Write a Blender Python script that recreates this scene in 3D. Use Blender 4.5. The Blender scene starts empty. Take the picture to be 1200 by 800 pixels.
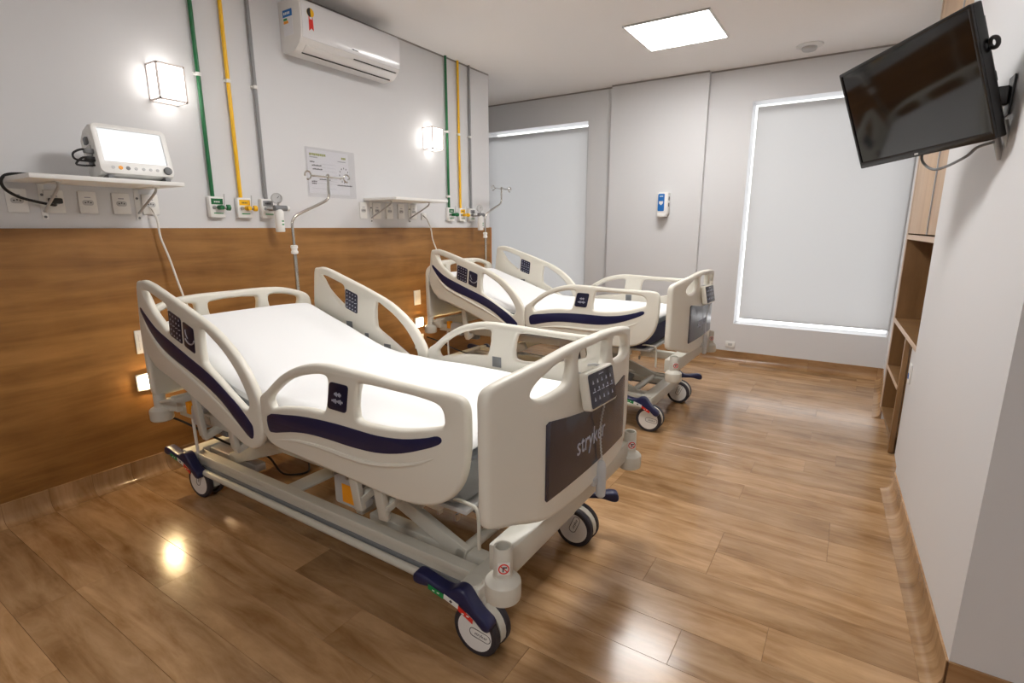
import bpy, bmesh, math, random
from mathutils import Vector, Matrix, noise

random.seed(7)
SC = bpy.context.scene
COL = SC.collection
PI = math.pi

# ------------------------------------------------------------------ camera, world, exposure
cam_data = bpy.data.cameras.new('camera')
cam_data.lens = 613.0 / 1200.0 * 36.0
cam_data.sensor_width = 36.0
cam_data.clip_start = 0.02
cam = bpy.data.objects.new('camera', cam_data)
COL.objects.link(cam)
_vy = Vector((405.0, -134.0, 613.0)).normalized()          # room +y seen from the camera (x right, y down, z forward)
_vx = Vector((975.0, 132.0, -613.0)).normalized()          # room +x
_vx = (_vx - _vy * _vx.dot(_vy)).normalized()
_vz = _vx.cross(_vy)
_R = Matrix((_vx, _vy, _vz))
_right, _down, _fwd = _R.col[0], _R.col[1], _R.col[2]
cam.matrix_world = Matrix((
    (_right[0], -_down[0], -_fwd[0], 3.200),
    (_right[1], -_down[1], -_fwd[1], 0.000),
    (_right[2], -_down[2], -_fwd[2], 1.350),
    (0, 0, 0, 1)))
SC.camera = cam

world = bpy.data.worlds.new('overcast_sky')
SC.world = world
world.use_nodes = True
bg = world.node_tree.nodes['Background']
bg.inputs['Color'].default_value = (0.985, 0.99, 1.0, 1)
bg.inputs['Strength'].default_value = 1.8

LED_STRENGTH = 17.0
SCONCE_STRENGTH = 2.2
FOOT_STRENGTH = 105.0

SC.view_settings.view_transform = 'Standard'
SC.view_settings.look = 'None'
SC.view_settings.exposure = 1.18
SC.view_settings.gamma = 1.0
SC.view_settings.use_curve_mapping = False

# ------------------------------------------------------------------ materials
def srgb(r, g, b):
    f = lambda c: (c / 255.0) / 12.92 if c / 255.0 <= 0.04045 else ((c / 255.0 + 0.055) / 1.055) ** 2.4
    return (f(r), f(g), f(b), 1.0)

def lin(r, g, b):
    return (r, g, b, 1.0)

def mat(name, color, rough=0.5, metal=0.0, bump=0.0, bump_scale=60.0, spec=0.5, emit=None, strength=0.0, coat=0.0):
    m = bpy.data.materials.new(name)
    m.use_nodes = True
    nt = m.node_tree
    p = nt.nodes['Principled BSDF']
    p.inputs['Base Color'].default_value = color
    p.inputs['Roughness'].default_value = rough
    p.inputs['Metallic'].default_value = metal
    p.inputs['Specular IOR Level'].default_value = spec
    p.inputs['Coat Weight'].default_value = coat
    if emit:
        p.inputs['Emission Color'].default_value = emit
        p.inputs['Emission Strength'].default_value = strength
    if bump:
        tc = nt.nodes.new('ShaderNodeTexCoord')
        nz = nt.nodes.new('ShaderNodeTexNoise')
        nz.inputs['Scale'].default_value = bump_scale
        nz.inputs['Detail'].default_value = 3.0
        bp = nt.nodes.new('ShaderNodeBump')
        bp.inputs['Strength'].default_value = bump
        bp.inputs['Distance'].default_value = 0.002
        nt.links.new(tc.outputs['Object'], nz.inputs['Vector'])
        nt.links.new(nz.outputs['Fac'], bp.inputs['Height'])
        nt.links.new(bp.outputs['Normal'], p.inputs['Normal'])
    return m

def wood(name, dark, light, rough, stretch, fine=1.0, tone=0.25, bump=0.05, per_object=True, rough_var=0.08, blotch=0.5):
    """wood-grain: stretched noise in object space, shifted and toned per object"""
    m = bpy.data.materials.new(name)
    m.use_nodes = True
    nt = m.node_tree
    N, L = nt.nodes, nt.links
    p = N['Principled BSDF']
    tc = N.new('ShaderNodeTexCoord')
    oi = N.new('ShaderNodeObjectInfo')
    add = N.new('ShaderNodeVectorMath'); add.operation = 'ADD'
    cmb = N.new('ShaderNodeCombineXYZ')
    mul = N.new('ShaderNodeMath'); mul.operation = 'MULTIPLY'; mul.inputs[1].default_value = 37.0
    L.new(oi.outputs['Random'], mul.inputs[0])
    for k in range(3):
        L.new(mul.outputs[0], cmb.inputs[k])
    L.new(tc.outputs['Object'], add.inputs[0])
    if per_object:
        L.new(cmb.outputs[0], add.inputs[1])
    mp = N.new('ShaderNodeMapping')
    mp.inputs['Scale'].default_value = stretch
    L.new(add.outputs[0], mp.inputs['Vector'])
    n1 = N.new('ShaderNodeTexNoise'); n1.inputs['Scale'].default_value = 1.0 * fine
    n1.inputs['Detail'].default_value = 6.0; n1.inputs['Roughness'].default_value = 0.62
    n1.inputs['Distortion'].default_value = 0.5
    L.new(mp.outputs[0], n1.inputs['Vector'])
    n2 = N.new('ShaderNodeTexNoise'); n2.inputs['Scale'].default_value = 5.5
    n2.inputs['Detail'].default_value = 4.0
    L.new(add.outputs[0], n2.inputs['Vector'])
    mixf = N.new('ShaderNodeMath'); mixf.operation = 'MULTIPLY_ADD'
    mixf.inputs[1].default_value = blotch
    L.new(n2.outputs['Fac'], mixf.inputs[0])
    sub = N.new('ShaderNodeMath'); sub.operation = 'SUBTRACT'; sub.inputs[1].default_value = blotch * 0.5
    L.new(n1.outputs['Fac'], sub.inputs[0])
    L.new(sub.outputs[0], mixf.inputs[2])
    rp = N.new('ShaderNodeValToRGB')
    rp.color_ramp.elements[0].position = 0.30
    rp.color_ramp.elements[0].color = dark
    rp.color_ramp.elements[1].position = 0.70
    rp.color_ramp.elements[1].color = light
    L.new(mixf.outputs[0], rp.inputs[0])
    hsv = N.new('ShaderNodeHueSaturation')
    mr = N.new('ShaderNodeMapRange')
    mr.inputs['To Min'].default_value = 1.0 - tone
    mr.inputs['To Max'].default_value = 1.0 + tone
    L.new(oi.outputs['Random'], mr.inputs['Value'])
    if per_object:
        L.new(mr.outputs[0], hsv.inputs['Value'])
    L.new(rp.outputs[0], hsv.inputs['Color'])
    L.new(hsv.outputs[0], p.inputs['Base Color'])
    rr = N.new('ShaderNodeMapRange')
    rr.inputs['To Min'].default_value = rough - rough_var
    rr.inputs['To Max'].default_value = rough + rough_var
    L.new(n1.outputs['Fac'], rr.inputs['Value'])
    L.new(rr.outputs[0], p.inputs['Roughness'])
    bp = N.new('ShaderNodeBump'); bp.inputs['Strength'].default_value = bump
    bp.inputs['Distance'].default_value = 0.003
    L.new(mixf.outputs[0], bp.inputs['Height'])
    L.new(bp.outputs[0], p.inputs['Normal'])
    return m

M = {}
M['wall'] = mat('wall_paint', lin(0.69, 0.69, 0.70), 0.6, bump=0.03, bump_scale=180)
M['ceiling'] = mat('ceiling_paint', lin(0.92, 0.90, 0.885), 0.8)
M['gap'] = mat('painted_gap_shade', lin(0.30, 0.28, 0.27), 0.8)
M['floor'] = wood('vinyl_plank', srgb(134, 99, 62), srgb(184, 148, 109), 0.19, (1.7, 9.5, 1.0), 1.5, 0.17, 0.07, rough_var=0.06, blotch=0.30)
M['floor_along'] = wood('vinyl_plank_along', srgb(134, 98, 62), srgb(176, 138, 98), 0.2, (1.0, 1.7, 13.0), 1.3, 0.14, 0.07, rough_var=0.05, blotch=0.35)
M['floor_base'] = mat('vinyl_underlay', srgb(96, 64, 38), 0.5)
M['wainscot'] = wood('wainscot_wood', srgb(122, 82, 36), srgb(164, 117, 62), 0.42, (1.0, 1.1, 11.0), 1.1, 0.0, 0.03, per_object=False, blotch=0.35)
M['cabinet'] = wood('cabinet_laminate_shaded', srgb(112, 80, 46), srgb(146, 110, 70), 0.45, (8.0, 8.0, 0.9), 1.0, 0.04, 0.03, blotch=0.2)  # brown darkened to carry the shade inside the cabinet
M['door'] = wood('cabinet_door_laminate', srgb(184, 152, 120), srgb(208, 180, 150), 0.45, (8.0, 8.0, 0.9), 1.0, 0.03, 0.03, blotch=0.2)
M['edge'] = mat('cabinet_edge', srgb(206, 182, 160), 0.5)
M['blind'] = None
M['plastic'] = mat('bed_plastic', srgb(224, 220, 208), 0.38, bump=0.02, bump_scale=250)
M['frame'] = mat('bed_frame_paint', srgb(204, 201, 190), 0.4)
M['grey'] = mat('grey_plastic', srgb(120, 122, 124), 0.5)
M['lgrey'] = mat('light_grey_plastic', srgb(190, 190, 190), 0.45)
M['navy'] = mat('navy_inlay', srgb(30, 33, 72), 0.35)
M['panel'] = mat('footboard_panel', srgb(44, 41, 56), 0.22)
M['key'] = mat('keypad_navy', srgb(24, 26, 54), 0.3)
M['print'] = mat('pale_print', srgb(176, 180, 196), 0.5)
M['white'] = mat('white_plastic', srgb(232, 231, 228), 0.35)
M['sheet'] = mat('white_sheet', lin(0.84, 0.845, 0.85), 0.9, bump=0.10, bump_scale=26)
M['matgrey'] = mat('mattress_grey', srgb(150, 155, 160), 0.7)
M['matnavy'] = mat('mattress_navy', srgb(28, 30, 66), 0.7)
M['rubber'] = mat('tyre_rubber', srgb(46, 42, 48), 0.6)
M['black'] = mat('black_plastic', srgb(22, 21, 22), 0.45)
M['cable'] = mat('black_cable', srgb(26, 24, 25), 0.5)
M['wcable'] = mat('white_cable', srgb(225, 222, 216), 0.45)
M['chrome'] = mat('chrome_tube', srgb(200, 198, 192), 0.18, metal=1.0)
M['steel'] = mat('brushed_steel', srgb(176, 176, 176), 0.35, metal=1.0)
M['green'] = mat('green_pipe', srgb(20, 104, 58), 0.35)
M['yellow'] = mat('yellow_pipe', srgb(240, 186, 20), 0.35)
M['pipegrey'] = mat('grey_pipe', srgb(140, 140, 142), 0.4)
M['stgreen'] = mat('sticker_green', srgb(20, 140, 70), 0.5)
M['stred'] = mat('sticker_red', srgb(214, 44, 30), 0.5)
M['stwhite'] = mat('sticker_white', srgb(226, 226, 222), 0.5)
M['orange'] = mat('orange_label', srgb(244, 160, 24), 0.5)
M['blue'] = mat('blue_label', srgb(20, 104, 180), 0.4)
M['paper'] = mat('paper', srgb(228, 228, 232), 0.6)
M['olive'] = mat('olive_print', srgb(150, 156, 70), 0.6)
M['ink'] = mat('ink', srgb(70, 70, 74), 0.6)
M['inklight'] = mat('ink_light', srgb(168, 168, 176), 0.6)
M['ac'] = mat('gloss_white', srgb(226, 226, 228), 0.12)
M['acside'] = mat('satin_white', srgb(226, 224, 222), 0.4)
M['tvscreen'] = mat('tv_glass', srgb(10, 9, 10), 0.06)
M['tvframe'] = mat('tv_bezel', srgb(14, 13, 14), 0.25)
M['screen'] = mat('lit_screen', lin(0.1, 0.1, 0.1), 0.3, emit=(0.93, 0.97, 1.0, 1), strength=0.34)
M['led'] = mat('led_diffuser', lin(0.9, 0.9, 0.9), 0.5, emit=(1.0, 0.985, 0.965, 1), strength=LED_STRENGTH)
M['led_dim'] = mat('led_diffuser_dimmed', lin(0.9, 0.9, 0.9), 0.5, emit=(1.0, 0.985, 0.965, 1), strength=LED_STRENGTH * 0.70)
M['sconce'] = mat('sconce_glass', lin(0.9, 0.9, 0.9), 0.5, emit=(1.0, 0.95, 0.89, 1), strength=SCONCE_STRENGTH)
M['sconceframe'] = mat('sconce_frame', srgb(236, 226, 222), 0.4)
M['foot'] = mat('night_light_lens', lin(0.9, 0.9, 0.9), 0.5, emit=(1.0, 0.72, 0.38, 1), strength=FOOT_STRENGTH)
M['alu'] = mat('aluminium', srgb(196, 198, 204), 0.3, metal=0.8)
M['dark'] = mat('dark_slot', srgb(40, 38, 38), 0.7)
M['trimwood'] = wood('trim_wood', srgb(150, 96, 52), srgb(190, 130, 80), 0.45, (10, 10, 1), 1.0, 0.0, 0.02, per_object=False)

def make_blind():
    m = bpy.data.materials.new('blind_fabric')
    m.use_nodes = True
    nt = m.node_tree; N, L = nt.nodes, nt.links
    out = N['Material Output']
    p = N['Principled BSDF']
    p.inputs['Base Color'].default_value = lin(0.46, 0.46, 0.46)
    p.inputs['Roughness'].default_value = 0.8
    tr = N.new('ShaderNodeBsdfTranslucent'); tr.inputs['Color'].default_value = lin(0.8, 0.8, 0.8)
    mx = N.new('ShaderNodeMixShader'); mx.inputs[0].default_value = 0.25
    L.new(p.outputs[0], mx.inputs[1]); L.new(tr.outputs[0], mx.inputs[2])
    L.new(mx.outputs[0], out.inputs['Surface'])
    return m
M['blind'] = make_blind()

def make_glass():
    m = bpy.data.materials.new('window_glass')
    m.use_nodes = True
    nt = m.node_tree; N, L = nt.nodes, nt.links
    out = N['Material Output']; N.remove(N['Principled BSDF'])
    t = N.new('ShaderNodeBsdfTransparent'); t.inputs['Color'].default_value = lin(0.97, 0.97, 0.97)
    g = N.new('ShaderNodeBsdfGlossy'); g.inputs['Roughness'].default_value = 0.02
    fr = N.new('ShaderNodeFresnel'); fr.inputs['IOR'].default_value = 1.45
    mx = N.new('ShaderNodeMixShader')
    L.new(fr.outputs[0], mx.inputs[0]); L.new(t.outputs[0], mx.inputs[1]); L.new(g.outputs[0], mx.inputs[2])
    L.new(mx.outputs[0], out.inputs['Surface'])
    return m
M['glass'] = make_glass()

def make_sleeve():
    m = bpy.data.materials.new('clear_sleeve')
    m.use_nodes = True
    nt = m.node_tree; N, L = nt.nodes, nt.links
    out = N['Material Output']; N.remove(N['Principled BSDF'])
    t = N.new('ShaderNodeBsdfTransparent'); t.inputs['Color'].default_value = lin(0.985, 0.985, 0.99)
    g = N.new('ShaderNodeBsdfGlossy'); g.inputs['Roughness'].default_value = 0.15
    mx = N.new('ShaderNodeMixShader'); mx.inputs[0].default_value = 0.08
    L.new(t.outputs[0], mx.inputs[1]); L.new(g.outputs[0], mx.inputs[2])
    L.new(mx.outputs[0], out.inputs['Surface'])
    return m
M['sleeve'] = make_sleeve()

# ------------------------------------------------------------------ mesh helpers
def V(*a):
    return Vector(a)

def fr(p0, p1):
    """matrix whose z axis runs p0 -> p1, origin p0"""
    p0, p1 = Vector(p0), Vector(p1)
    z = (p1 - p0).normalized()
    x = z.orthogonal().normalized()
    y = z.cross(x)
    m = Matrix((x, y, z)).transposed().to_4x4()
    m.translation = p0
    return m

def smooth_closed(pts, k=3):
    """centripetal Catmull-Rom through a closed 2D outline"""
    P = [Vector(p) for p in pts]
    n = len(P); out = []
    for i in range(n):
        p0, p1, p2, p3 = P[i - 1], P[i], P[(i + 1) % n], P[(i + 2) % n]
        t1 = max((p1 - p0).length, 1e-5) ** 0.5
        t2 = t1 + max((p2 - p1).length, 1e-5) ** 0.5
        t3 = t2 + max((p3 - p2).length, 1e-5) ** 0.5
        for s in range(k):
            t = t1 + (t2 - t1) * s / k
            a1 = p0 * ((t1 - t) / t1) + p1 * (t / t1)
            a2 = p1 * ((t2 - t) / (t2 - t1)) + p2 * ((t - t1) / (t2 - t1))
            a3 = p2 * ((t3 - t) / (t3 - t2)) + p3 * ((t - t2) / (t3 - t2))
            b1 = a1 * ((t2 - t) / t2) + a2 * (t / t2)
            b2 = a2 * ((t3 - t) / (t3 - t1)) + a3 * ((t - t1) / (t3 - t1))
            out.append(tuple(b1 * ((t2 - t) / (t2 - t1)) + b2 * ((t - t1) / (t2 - t1))))
    return out

def smooth_open(pts, k=5):
    P = [Vector(p) for p in pts]
    P = [2 * P[0] - P[1]] + P + [2 * P[-1] - P[-2]]
    out = []
    for i in range(1, len(P) - 2):
        p0, p1, p2, p3 = P[i - 1:i + 3]
        for s in range(k):
            t = s / k
            out.append(0.5 * ((2 * p1) + (p2 - p0) * t + (2 * p0 - 5 * p1 + 4 * p2 - p3) * t * t + (3 * p1 - p0 - 3 * p2 + p3) * t ** 3))
    out.append(P[-2])
    return out

def round_rect(w, h, r, n=5, cx=0.0, cy=0.0):
    pts = []
    for sx, sy, a0 in ((1, 1, 0), (-1, 1, 90), (-1, -1, 180), (1, -1, 270)):
        for i in range(n + 1):
            a = math.radians(a0 + 90.0 * i / n)
            pts.append((cx + sx * (w / 2 - r) + r * math.cos(a), cy + sy * (h / 2 - r) + r * math.sin(a)))
    return pts

def curve_mesh(cu):
    ob = bpy.data.objects.new('tmp', cu)
    COL.objects.link(ob)
    dg = bpy.context.evaluated_depsgraph_get()
    me = bpy.data.meshes.new_from_object(ob.evaluated_get(dg))
    bpy.data.objects.remove(ob)
    bpy.data.curves.remove(cu)
    bm = bmesh.new(); bm.from_mesh(me); bpy.data.meshes.remove(me)
    bmesh.ops.remove_doubles(bm, verts=bm.verts, dist=1e-5)
    return bm

def plate_bm(polys, half, bev, res=2):
    cu = bpy.data.curves.new('tmp', 'CURVE')
    cu.dimensions = '2D'; cu.fill_mode = 'BOTH'
    cu.extrude = max(half - bev, 0.0001); cu.bevel_depth = bev; cu.bevel_resolution = res; cu.offset = -bev
    for poly in polys:
        sp = cu.splines.new('POLY'); sp.points.add(len(poly) - 1)
        for q, (a, b) in zip(sp.points, poly):
            q.co = (a, b, 0, 1)
        sp.use_cyclic_u = True
    return curve_mesh(cu)

def text_bm(body, size, depth=0.0006, shear=0.0, res=2):
    cu = bpy.data.curves.new('tmp', 'FONT')
    cu.body = body; cu.size = size; cu.extrude = depth; cu.shear = shear; cu.resolution_u = res
    cu.align_x = 'CENTER'; cu.align_y = 'CENTER'
    return curve_mesh(cu)

class MB:
    def __init__(self, origin=(0, 0, 0), T=None):
        self.bm = bmesh.new(); self.mats = []
        self.T = Matrix.Translation(-Vector(origin)) @ (T if T else Matrix())
    def add(self, bm2, m, X=None):
        if m not in self.mats:
            self.mats.append(m)
        k = self.mats.index(m)
        for f in bm2.faces:
            f.material_index = k
        bm2.transform(self.T @ X if X else self.T)
        me = bpy.data.meshes.new('tmp'); bm2.to_mesh(me); bm2.free()
        self.bm.from_mesh(me); bpy.data.meshes.remove(me)
        return self
    def box(self, c, s, m, bev=0.0, X=None, seg=2):
        b = bmesh.new()
        bmesh.ops.create_cube(b, size=1.0, matrix=Matrix.Translation(c) @ Matrix.Diagonal((s[0], s[1], s[2], 1)))
        if bev > 0:
            bmesh.ops.bevel(b, geom=b.edges[:], offset=bev, segments=seg, profile=0.5, affect='EDGES')
        return self.add(b, m, X)
    def bx(self, x0, x1, y0, y1, z0, z1, m, bev=0.0, X=None, seg=2):
        return self.box(((x0 + x1) / 2, (y0 + y1) / 2, (z0 + z1) / 2), (abs(x1 - x0), abs(y1 - y0), abs(z1 - z0)), m, bev, X, seg)
    def bar(self, p0, p1, w, h, m, bev=0.003, up=(0, 0, 1)):
        """box beam from p0 to p1, w across, h along up"""
        p0, p1, up = Vector(p0), Vector(p1), Vector(up)
        d = p1 - p0; L = d.length; d.normalize()
        s = d.cross(up).normalized(); u = s.cross(d)
        X = Matrix((d, s, u)).transposed().to_4x4(); X.translation = (p0 + p1) / 2
        return self.box((0, 0, 0), (L, w, h), m, bev, X)
    def cyl(self, p0, p1, r, m, r1=None, n=20, bev=0.0):
        p0, p1 = Vector(p0), Vector(p1); L = (p1 - p0).length
        b = bmesh.new()
        bmesh.ops.create_cone(b, cap_ends=True, segments=n, radius1=r, radius2=r if r1 is None else r1, depth=L, matrix=Matrix.Translation((0, 0, L / 2)))
        if bev > 0:
            es = [e for e in b.edges if any(len(f.verts) > 4 for f in e.link_faces)]
            bmesh.ops.bevel(b, geom=es, offset=bev, segments=2, profile=0.5, affect='EDGES')
        return self.add(b, m, fr(p0, p1))
    def tube(self, pts, r, m, n=8, closed=False):
        P = [Vector(p) for p in pts]; N = len(P)
        b = bmesh.new(); rings = []; prev = None
        for i, p in enumerate(P):
            a = P[i - 1] if (i > 0 or closed) else P[i]
            c = P[(i + 1) % N] if (i < N - 1 or closed) else P[i]
            t = (c - a).normalized()
            if prev is None:
                u = t.orthogonal().normalized()
            else:
                u = (prev - t * prev.dot(t)).normalized()
            prev = u; w = t.cross(u)
            rr = r[i] if isinstance(r, (list, tuple)) else r
            rings.append([b.verts.new(p + (u * math.cos(2 * PI * k / n) + w * math.sin(2 * PI * k / n)) * rr) for k in range(n)])
        for i in range(N if closed else N - 1):
            A, B = rings[i], rings[(i + 1) % N]
            for k in range(n):
                b.faces.new((A[k], A[(k + 1) % n], B[(k + 1) % n], B[k]))
        if not closed:
            b.faces.new(rings[0][::-1]); b.faces.new(rings[-1])
        return self.add(b, m)
    def lathe(self, prof, p0, axis, m, n=28):
        b = bmesh.new(); rings = []
        for (r, z) in prof:
            rings.append([b.verts.new((max(r, 1e-4) * math.cos(2 * PI * k / n), max(r, 1e-4) * math.sin(2 * PI * k / n), z)) for k in range(n)])
        for A, B in zip(rings, rings[1:]):
            for k in range(n):
                b.faces.new((A[k], A[(k + 1) % n], B[(k + 1) % n], B[k]))
        b.faces.new(rings[0][::-1]); b.faces.new(rings[-1])
        bmesh.ops.recalc_face_normals(b, faces=b.faces[:])
        return self.add(b, m, fr(p0, Vector(p0) + Vector(axis)))
    def prism(self, poly, h0, h1, m, X=None, bev=0.0):
        """polygon (a, b) extruded along local z from h0 to h1"""
        b = bmesh.new()
        lo = [b.verts.new((p[0], p[1], h0)) for p in poly]
        hi = [b.verts.new((p[0], p[1], h1)) for p in poly]
        n = len(poly)
        b.faces.new(lo[::-1]); b.faces.new(hi)
        for i in range(n):
            b.faces.new((lo[i], lo[(i + 1) % n], hi[(i + 1) % n], hi[i]))
        bmesh.ops.recalc_face_normals(b, faces=b.faces[:])
        if bev > 0:
            bmesh.ops.bevel(b, geom=b.edges[:], offset=bev, segments=2, profile=0.5, affect='EDGES')
        return self.add(b, m, X)
    def plate(self, polys, half, bev, m, X=None, res=2):
        return self.add(plate_bm(polys, half, bev, res), m, X)
    def obj(self, name, parent=None, loc=None, angle=35):
        me = bpy.data.meshes.new(name)
        self.bm.to_mesh(me); self.bm.free()
        for m in self.mats:
            me.materials.append(m)
        for p in me.polygons:
            p.use_smooth = True
        me.set_sharp_from_angle(angle=math.radians(angle))
        o = bpy.data.objects.new(name, me)
        COL.objects.link(o)
        if parent is not None:
            o.parent = parent
        if loc is not None:
            o.location = loc
        return o

XZ = lambda y: Matrix(((1, 0, 0, 0), (0, 0, -1, y), (0, 1, 0, 0), (0, 0, 0, 1)))     # local (a, b, h) -> (a, y - h, b)
YZ = lambda x: Matrix(((0, 0, 1, x), (1, 0, 0, 0), (0, 1, 0, 0), (0, 0, 0, 1)))      # local (a, b, h) -> (x + h, a, b)
XY = lambda z: Matrix.Translation((0, 0, z))

def tag(o, label=None, cat=None, group=None, kind=None):
    if label: o['label'] = label
    if cat: o['category'] = cat
    if group: o['group'] = group
    if kind: o['kind'] = kind
    return o

def thing(name, loc, label, cat, group=None):
    o = bpy.data.objects.new(name, None)
    o.empty_display_size = 0.1
    COL.objects.link(o)
    o.location = loc
    return tag(o, label, cat, group)

def struct(mb, name, label=None):
    return tag(mb.obj(name), label, kind='structure')

def copy_tree(o, parent=None):
    c = o.copy()
    COL.objects.link(c)
    if parent is not None:
        c.parent = parent
    for ch in list(o.children):
        copy_tree(ch, c)
    return c

# ------------------------------------------------------------------ room shell
CH = 2.81          # ceiling height
YB = 5.64          # back wall
YE = 4.53          # far end of the bed wall
xr = lambda y: 3.513 - (y - 3.17) * 0.042      # right wall line

fl = struct(MB().bx(-1.6, 5.2, -3.1, 5.9, -0.10, -0.003, M['floor_base']), 'floor', 'brown wood-look vinyl plank floor')
PW, PL = 0.175, 1.0
_plank_cache = {}
def plank_mesh(L):
    key = round(L, 3)
    if key not in _plank_cache:
        mb = MB()
        mb.box((0, 0, -0.0015), (L - 0.0008, PW - 0.0008, 0.003), M['floor'], 0.0006, seg=1)
        o = mb.obj('vinyl_plank'); _plank_cache[key] = o.data
        bpy.data.objects.remove(o)
    return _plank_cache[key]
y = 0.565 - 4 * PW + PW / 2
row = 0
while y < YB + PW / 2:
    xs = -1.5 if y > YE else 0.0
    xe = 3.62 if y > 1.75 else 4.6
    x = xs - random.choice((0.15, 0.35, 0.55, 0.75, 0.9))
    while x < xe:
        x0, x1 = max(x, xs), min(x + PL, xe)
        if x1 - x0 > 0.03:
            o = bpy.data.objects.new('vinyl_plank', plank_mesh(x1 - x0))
            COL.objects.link(o); o.parent = fl
            o.location = ((x0 + x1) / 2, y, 0)
        x += PL
    y += PW; row += 1

struct(MB().bx(-1.6, 5.2, -3.1, 5.9, CH, CH + 0.1, M['ceiling']), 'ceiling', 'plain white plaster ceiling')
w = MB().bx(-0.15, 0, -3.0, YE, 0, CH, M['wall']).bx(-1.5, -0.15, YE - 0.15, YE, 0, CH, M['wall'])
struct(w, 'wall_left', 'white wall behind the beds')
struct(MB().bx(-1.6, -1.5, YE - 0.15, YB + 0.2, 0, CH, M['wall']), 'wall_alcove', 'white side wall of the recess beyond the beds')
W1 = (-0.80, 0.565, 0.39, 2.50)
W2 = (2.245, 3.53, 0.39, 2.50)
b = MB()
for (x0, x1) in ((-1.6, W1[0]), (W1[1], W2[0]), (W2[1], 4.3)):
    b.bx(x0, x1, YB, YB + 0.2, 0, CH, M['wall'])
for W in (W1, W2):
    b.bx(W[0], W[1], YB, YB + 0.2, 0, W[2], M['wall']).bx(W[0], W[1], YB, YB + 0.2, W[3], CH, M['wall'])
struct(b, 'wall_back', 'white far wall with two blind-covered windows')
struct(MB().bx(0.86, 1.85, YB - 0.06, YB, 0, CH, M['wall']), 'wall_pier', 'shallow white column between the windows')
w = MB().prism([(xr(1.79), 1.79), (5.1, 1.79), (5.1, 3.2), (xr(3.2), 3.2)], 0, CH, M['wall'])
struct(w, 'wall_right', 'white wall that carries the television')
w = MB().prism([(3.497, 4.435), (4.3, 4.435), (4.3, YB), (3.545, YB)], 0, CH, M['wall'])
struct(w, 'wall_far_right', 'narrow white wall between cabinet and window')
struct(MB().bx(4.1, 4.3, 3.2, 4.44, 0, CH, M['wall']), 'wall_niche', 'wall behind the built-in cabinet')
struct(MB().bx(3.546, 3.60, 3.2, 3.742, 0, 0.70, M['wall']), 'wall_desk', 'white wall strip below the desk top')
struct(MB().bx(5.1, 5.2, -3.0, 1.8, 0, CH, M['wall']), 'wall_entry', 'white wall of the entry')
struct(MB().bx(-0.15, 5.2, -3.1, -3.0, 0, CH, M['wall']), 'wall_front', 'white wall behind the viewer')
# wood wainscot with its end strip
struct(MB().bx(0, 0.02, -3.0, YE - 0.02, 0.0, 1.35, M['wainscot']), 'trim_1', 'warm brown wood wainscot panel along the bed wall')
struct(MB().bx(0, 0.024, YE - 0.02, YE + 0.002, 0.0, 1.352, M['trimwood'], 0.002), 'trim_2', 'thin wood end strip of the wainscot')
# raised grey strips under the ceiling, coloured as the shade of a gap
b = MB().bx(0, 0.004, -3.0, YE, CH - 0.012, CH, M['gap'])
struct(b, 'trim_3', 'thin grey strip painted as gap shade above the bed wall')
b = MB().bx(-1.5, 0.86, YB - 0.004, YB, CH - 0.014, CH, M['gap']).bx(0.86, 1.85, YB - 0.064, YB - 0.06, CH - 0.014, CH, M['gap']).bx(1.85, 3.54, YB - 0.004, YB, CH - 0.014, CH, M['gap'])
struct(b, 'trim_4', 'thin grey strip painted as gap shade above the far wall')

# coved skirting of the floor vinyl: short pieces side by side
COVE = [(0.0, 0.0), (0.055, 0.0), (0.055, 0.0015), (0.040, 0.004), (0.026, 0.010), (0.015, 0.020), (0.008, 0.034), (0.006, 0.05), (0.006, 0.103), (0.0, 0.105)]
_cove = {}
def cove_mesh(L, m):
    key = (round(L, 3), m.name)
    if key not in _cove:
        mb = MB()
        # profile (n, z) extruded along local y
        mb.prism(COVE, -L / 2 + 0.0005, L / 2 - 0.0005, m, Matrix(((1, 0, 0, 0), (0, 0, 1, 0), (0, 1, 0, 0), (0, 0, 0, 1))))
        o = mb.obj('vinyl_plank'); _cove[key] = o.data; bpy.data.objects.remove(o)
    return _cove[key]
def skirting(name, label, p0, p1, nrm, piece):
    p0, p1 = Vector((p0[0], p0[1], 0)), Vector((p1[0], p1[1], 0))
    d = p1 - p0; L = d.length; d.normalize(); n = Vector((nrm[0], nrm[1], 0)).normalized()
    X = Matrix((n, d, Vector((0, 0, 1)))).transposed().to_4x4(); X.translation = p0
    base = struct(MB(T=X).bx(0, 0.004, 0, L, 0, 0.1, M['floor_base']), name, label)
    rot = math.atan2(-n.x, n.y)
    t = 0.0
    while t < L - 0.01:
        l = min(piece, L - t)
        o = bpy.data.objects.new('vinyl_plank', cove_mesh(l, M['floor'] if abs(n.x) > 0.5 else M['floor_along'])); COL.objects.link(o); o.parent = base
        o.location = p0 + d * (t + l / 2)
        o.rotation_euler = (0, 0, math.atan2(n.y, n.x))
        t += l
skirting('baseboard_left', 'coved vinyl skirting below the wainscot', (0.02, 0.565 - 4 * PW), (0.02, YE), (1, 0), PW)
skirting('baseboard_back', 'coved vinyl skirting right of the column', (1.85, YB), (3.54, YB), (0, -1), 0.55)
skirting('baseboard_pier', 'coved vinyl skirting along the column', (0.86, YB - 0.06), (1.85, YB - 0.06), (0, -1), 0.5)
skirting('baseboard_alcove', 'coved vinyl skirting left of the column', (-1.5, YB), (0.86, YB), (0, -1), 0.6)
skirting('baseboard_right', 'coved vinyl skirting below the television wall', (xr(1.79), 1.79), (xr(3.2), 3.2), (-1, -0.042), PW)
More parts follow.
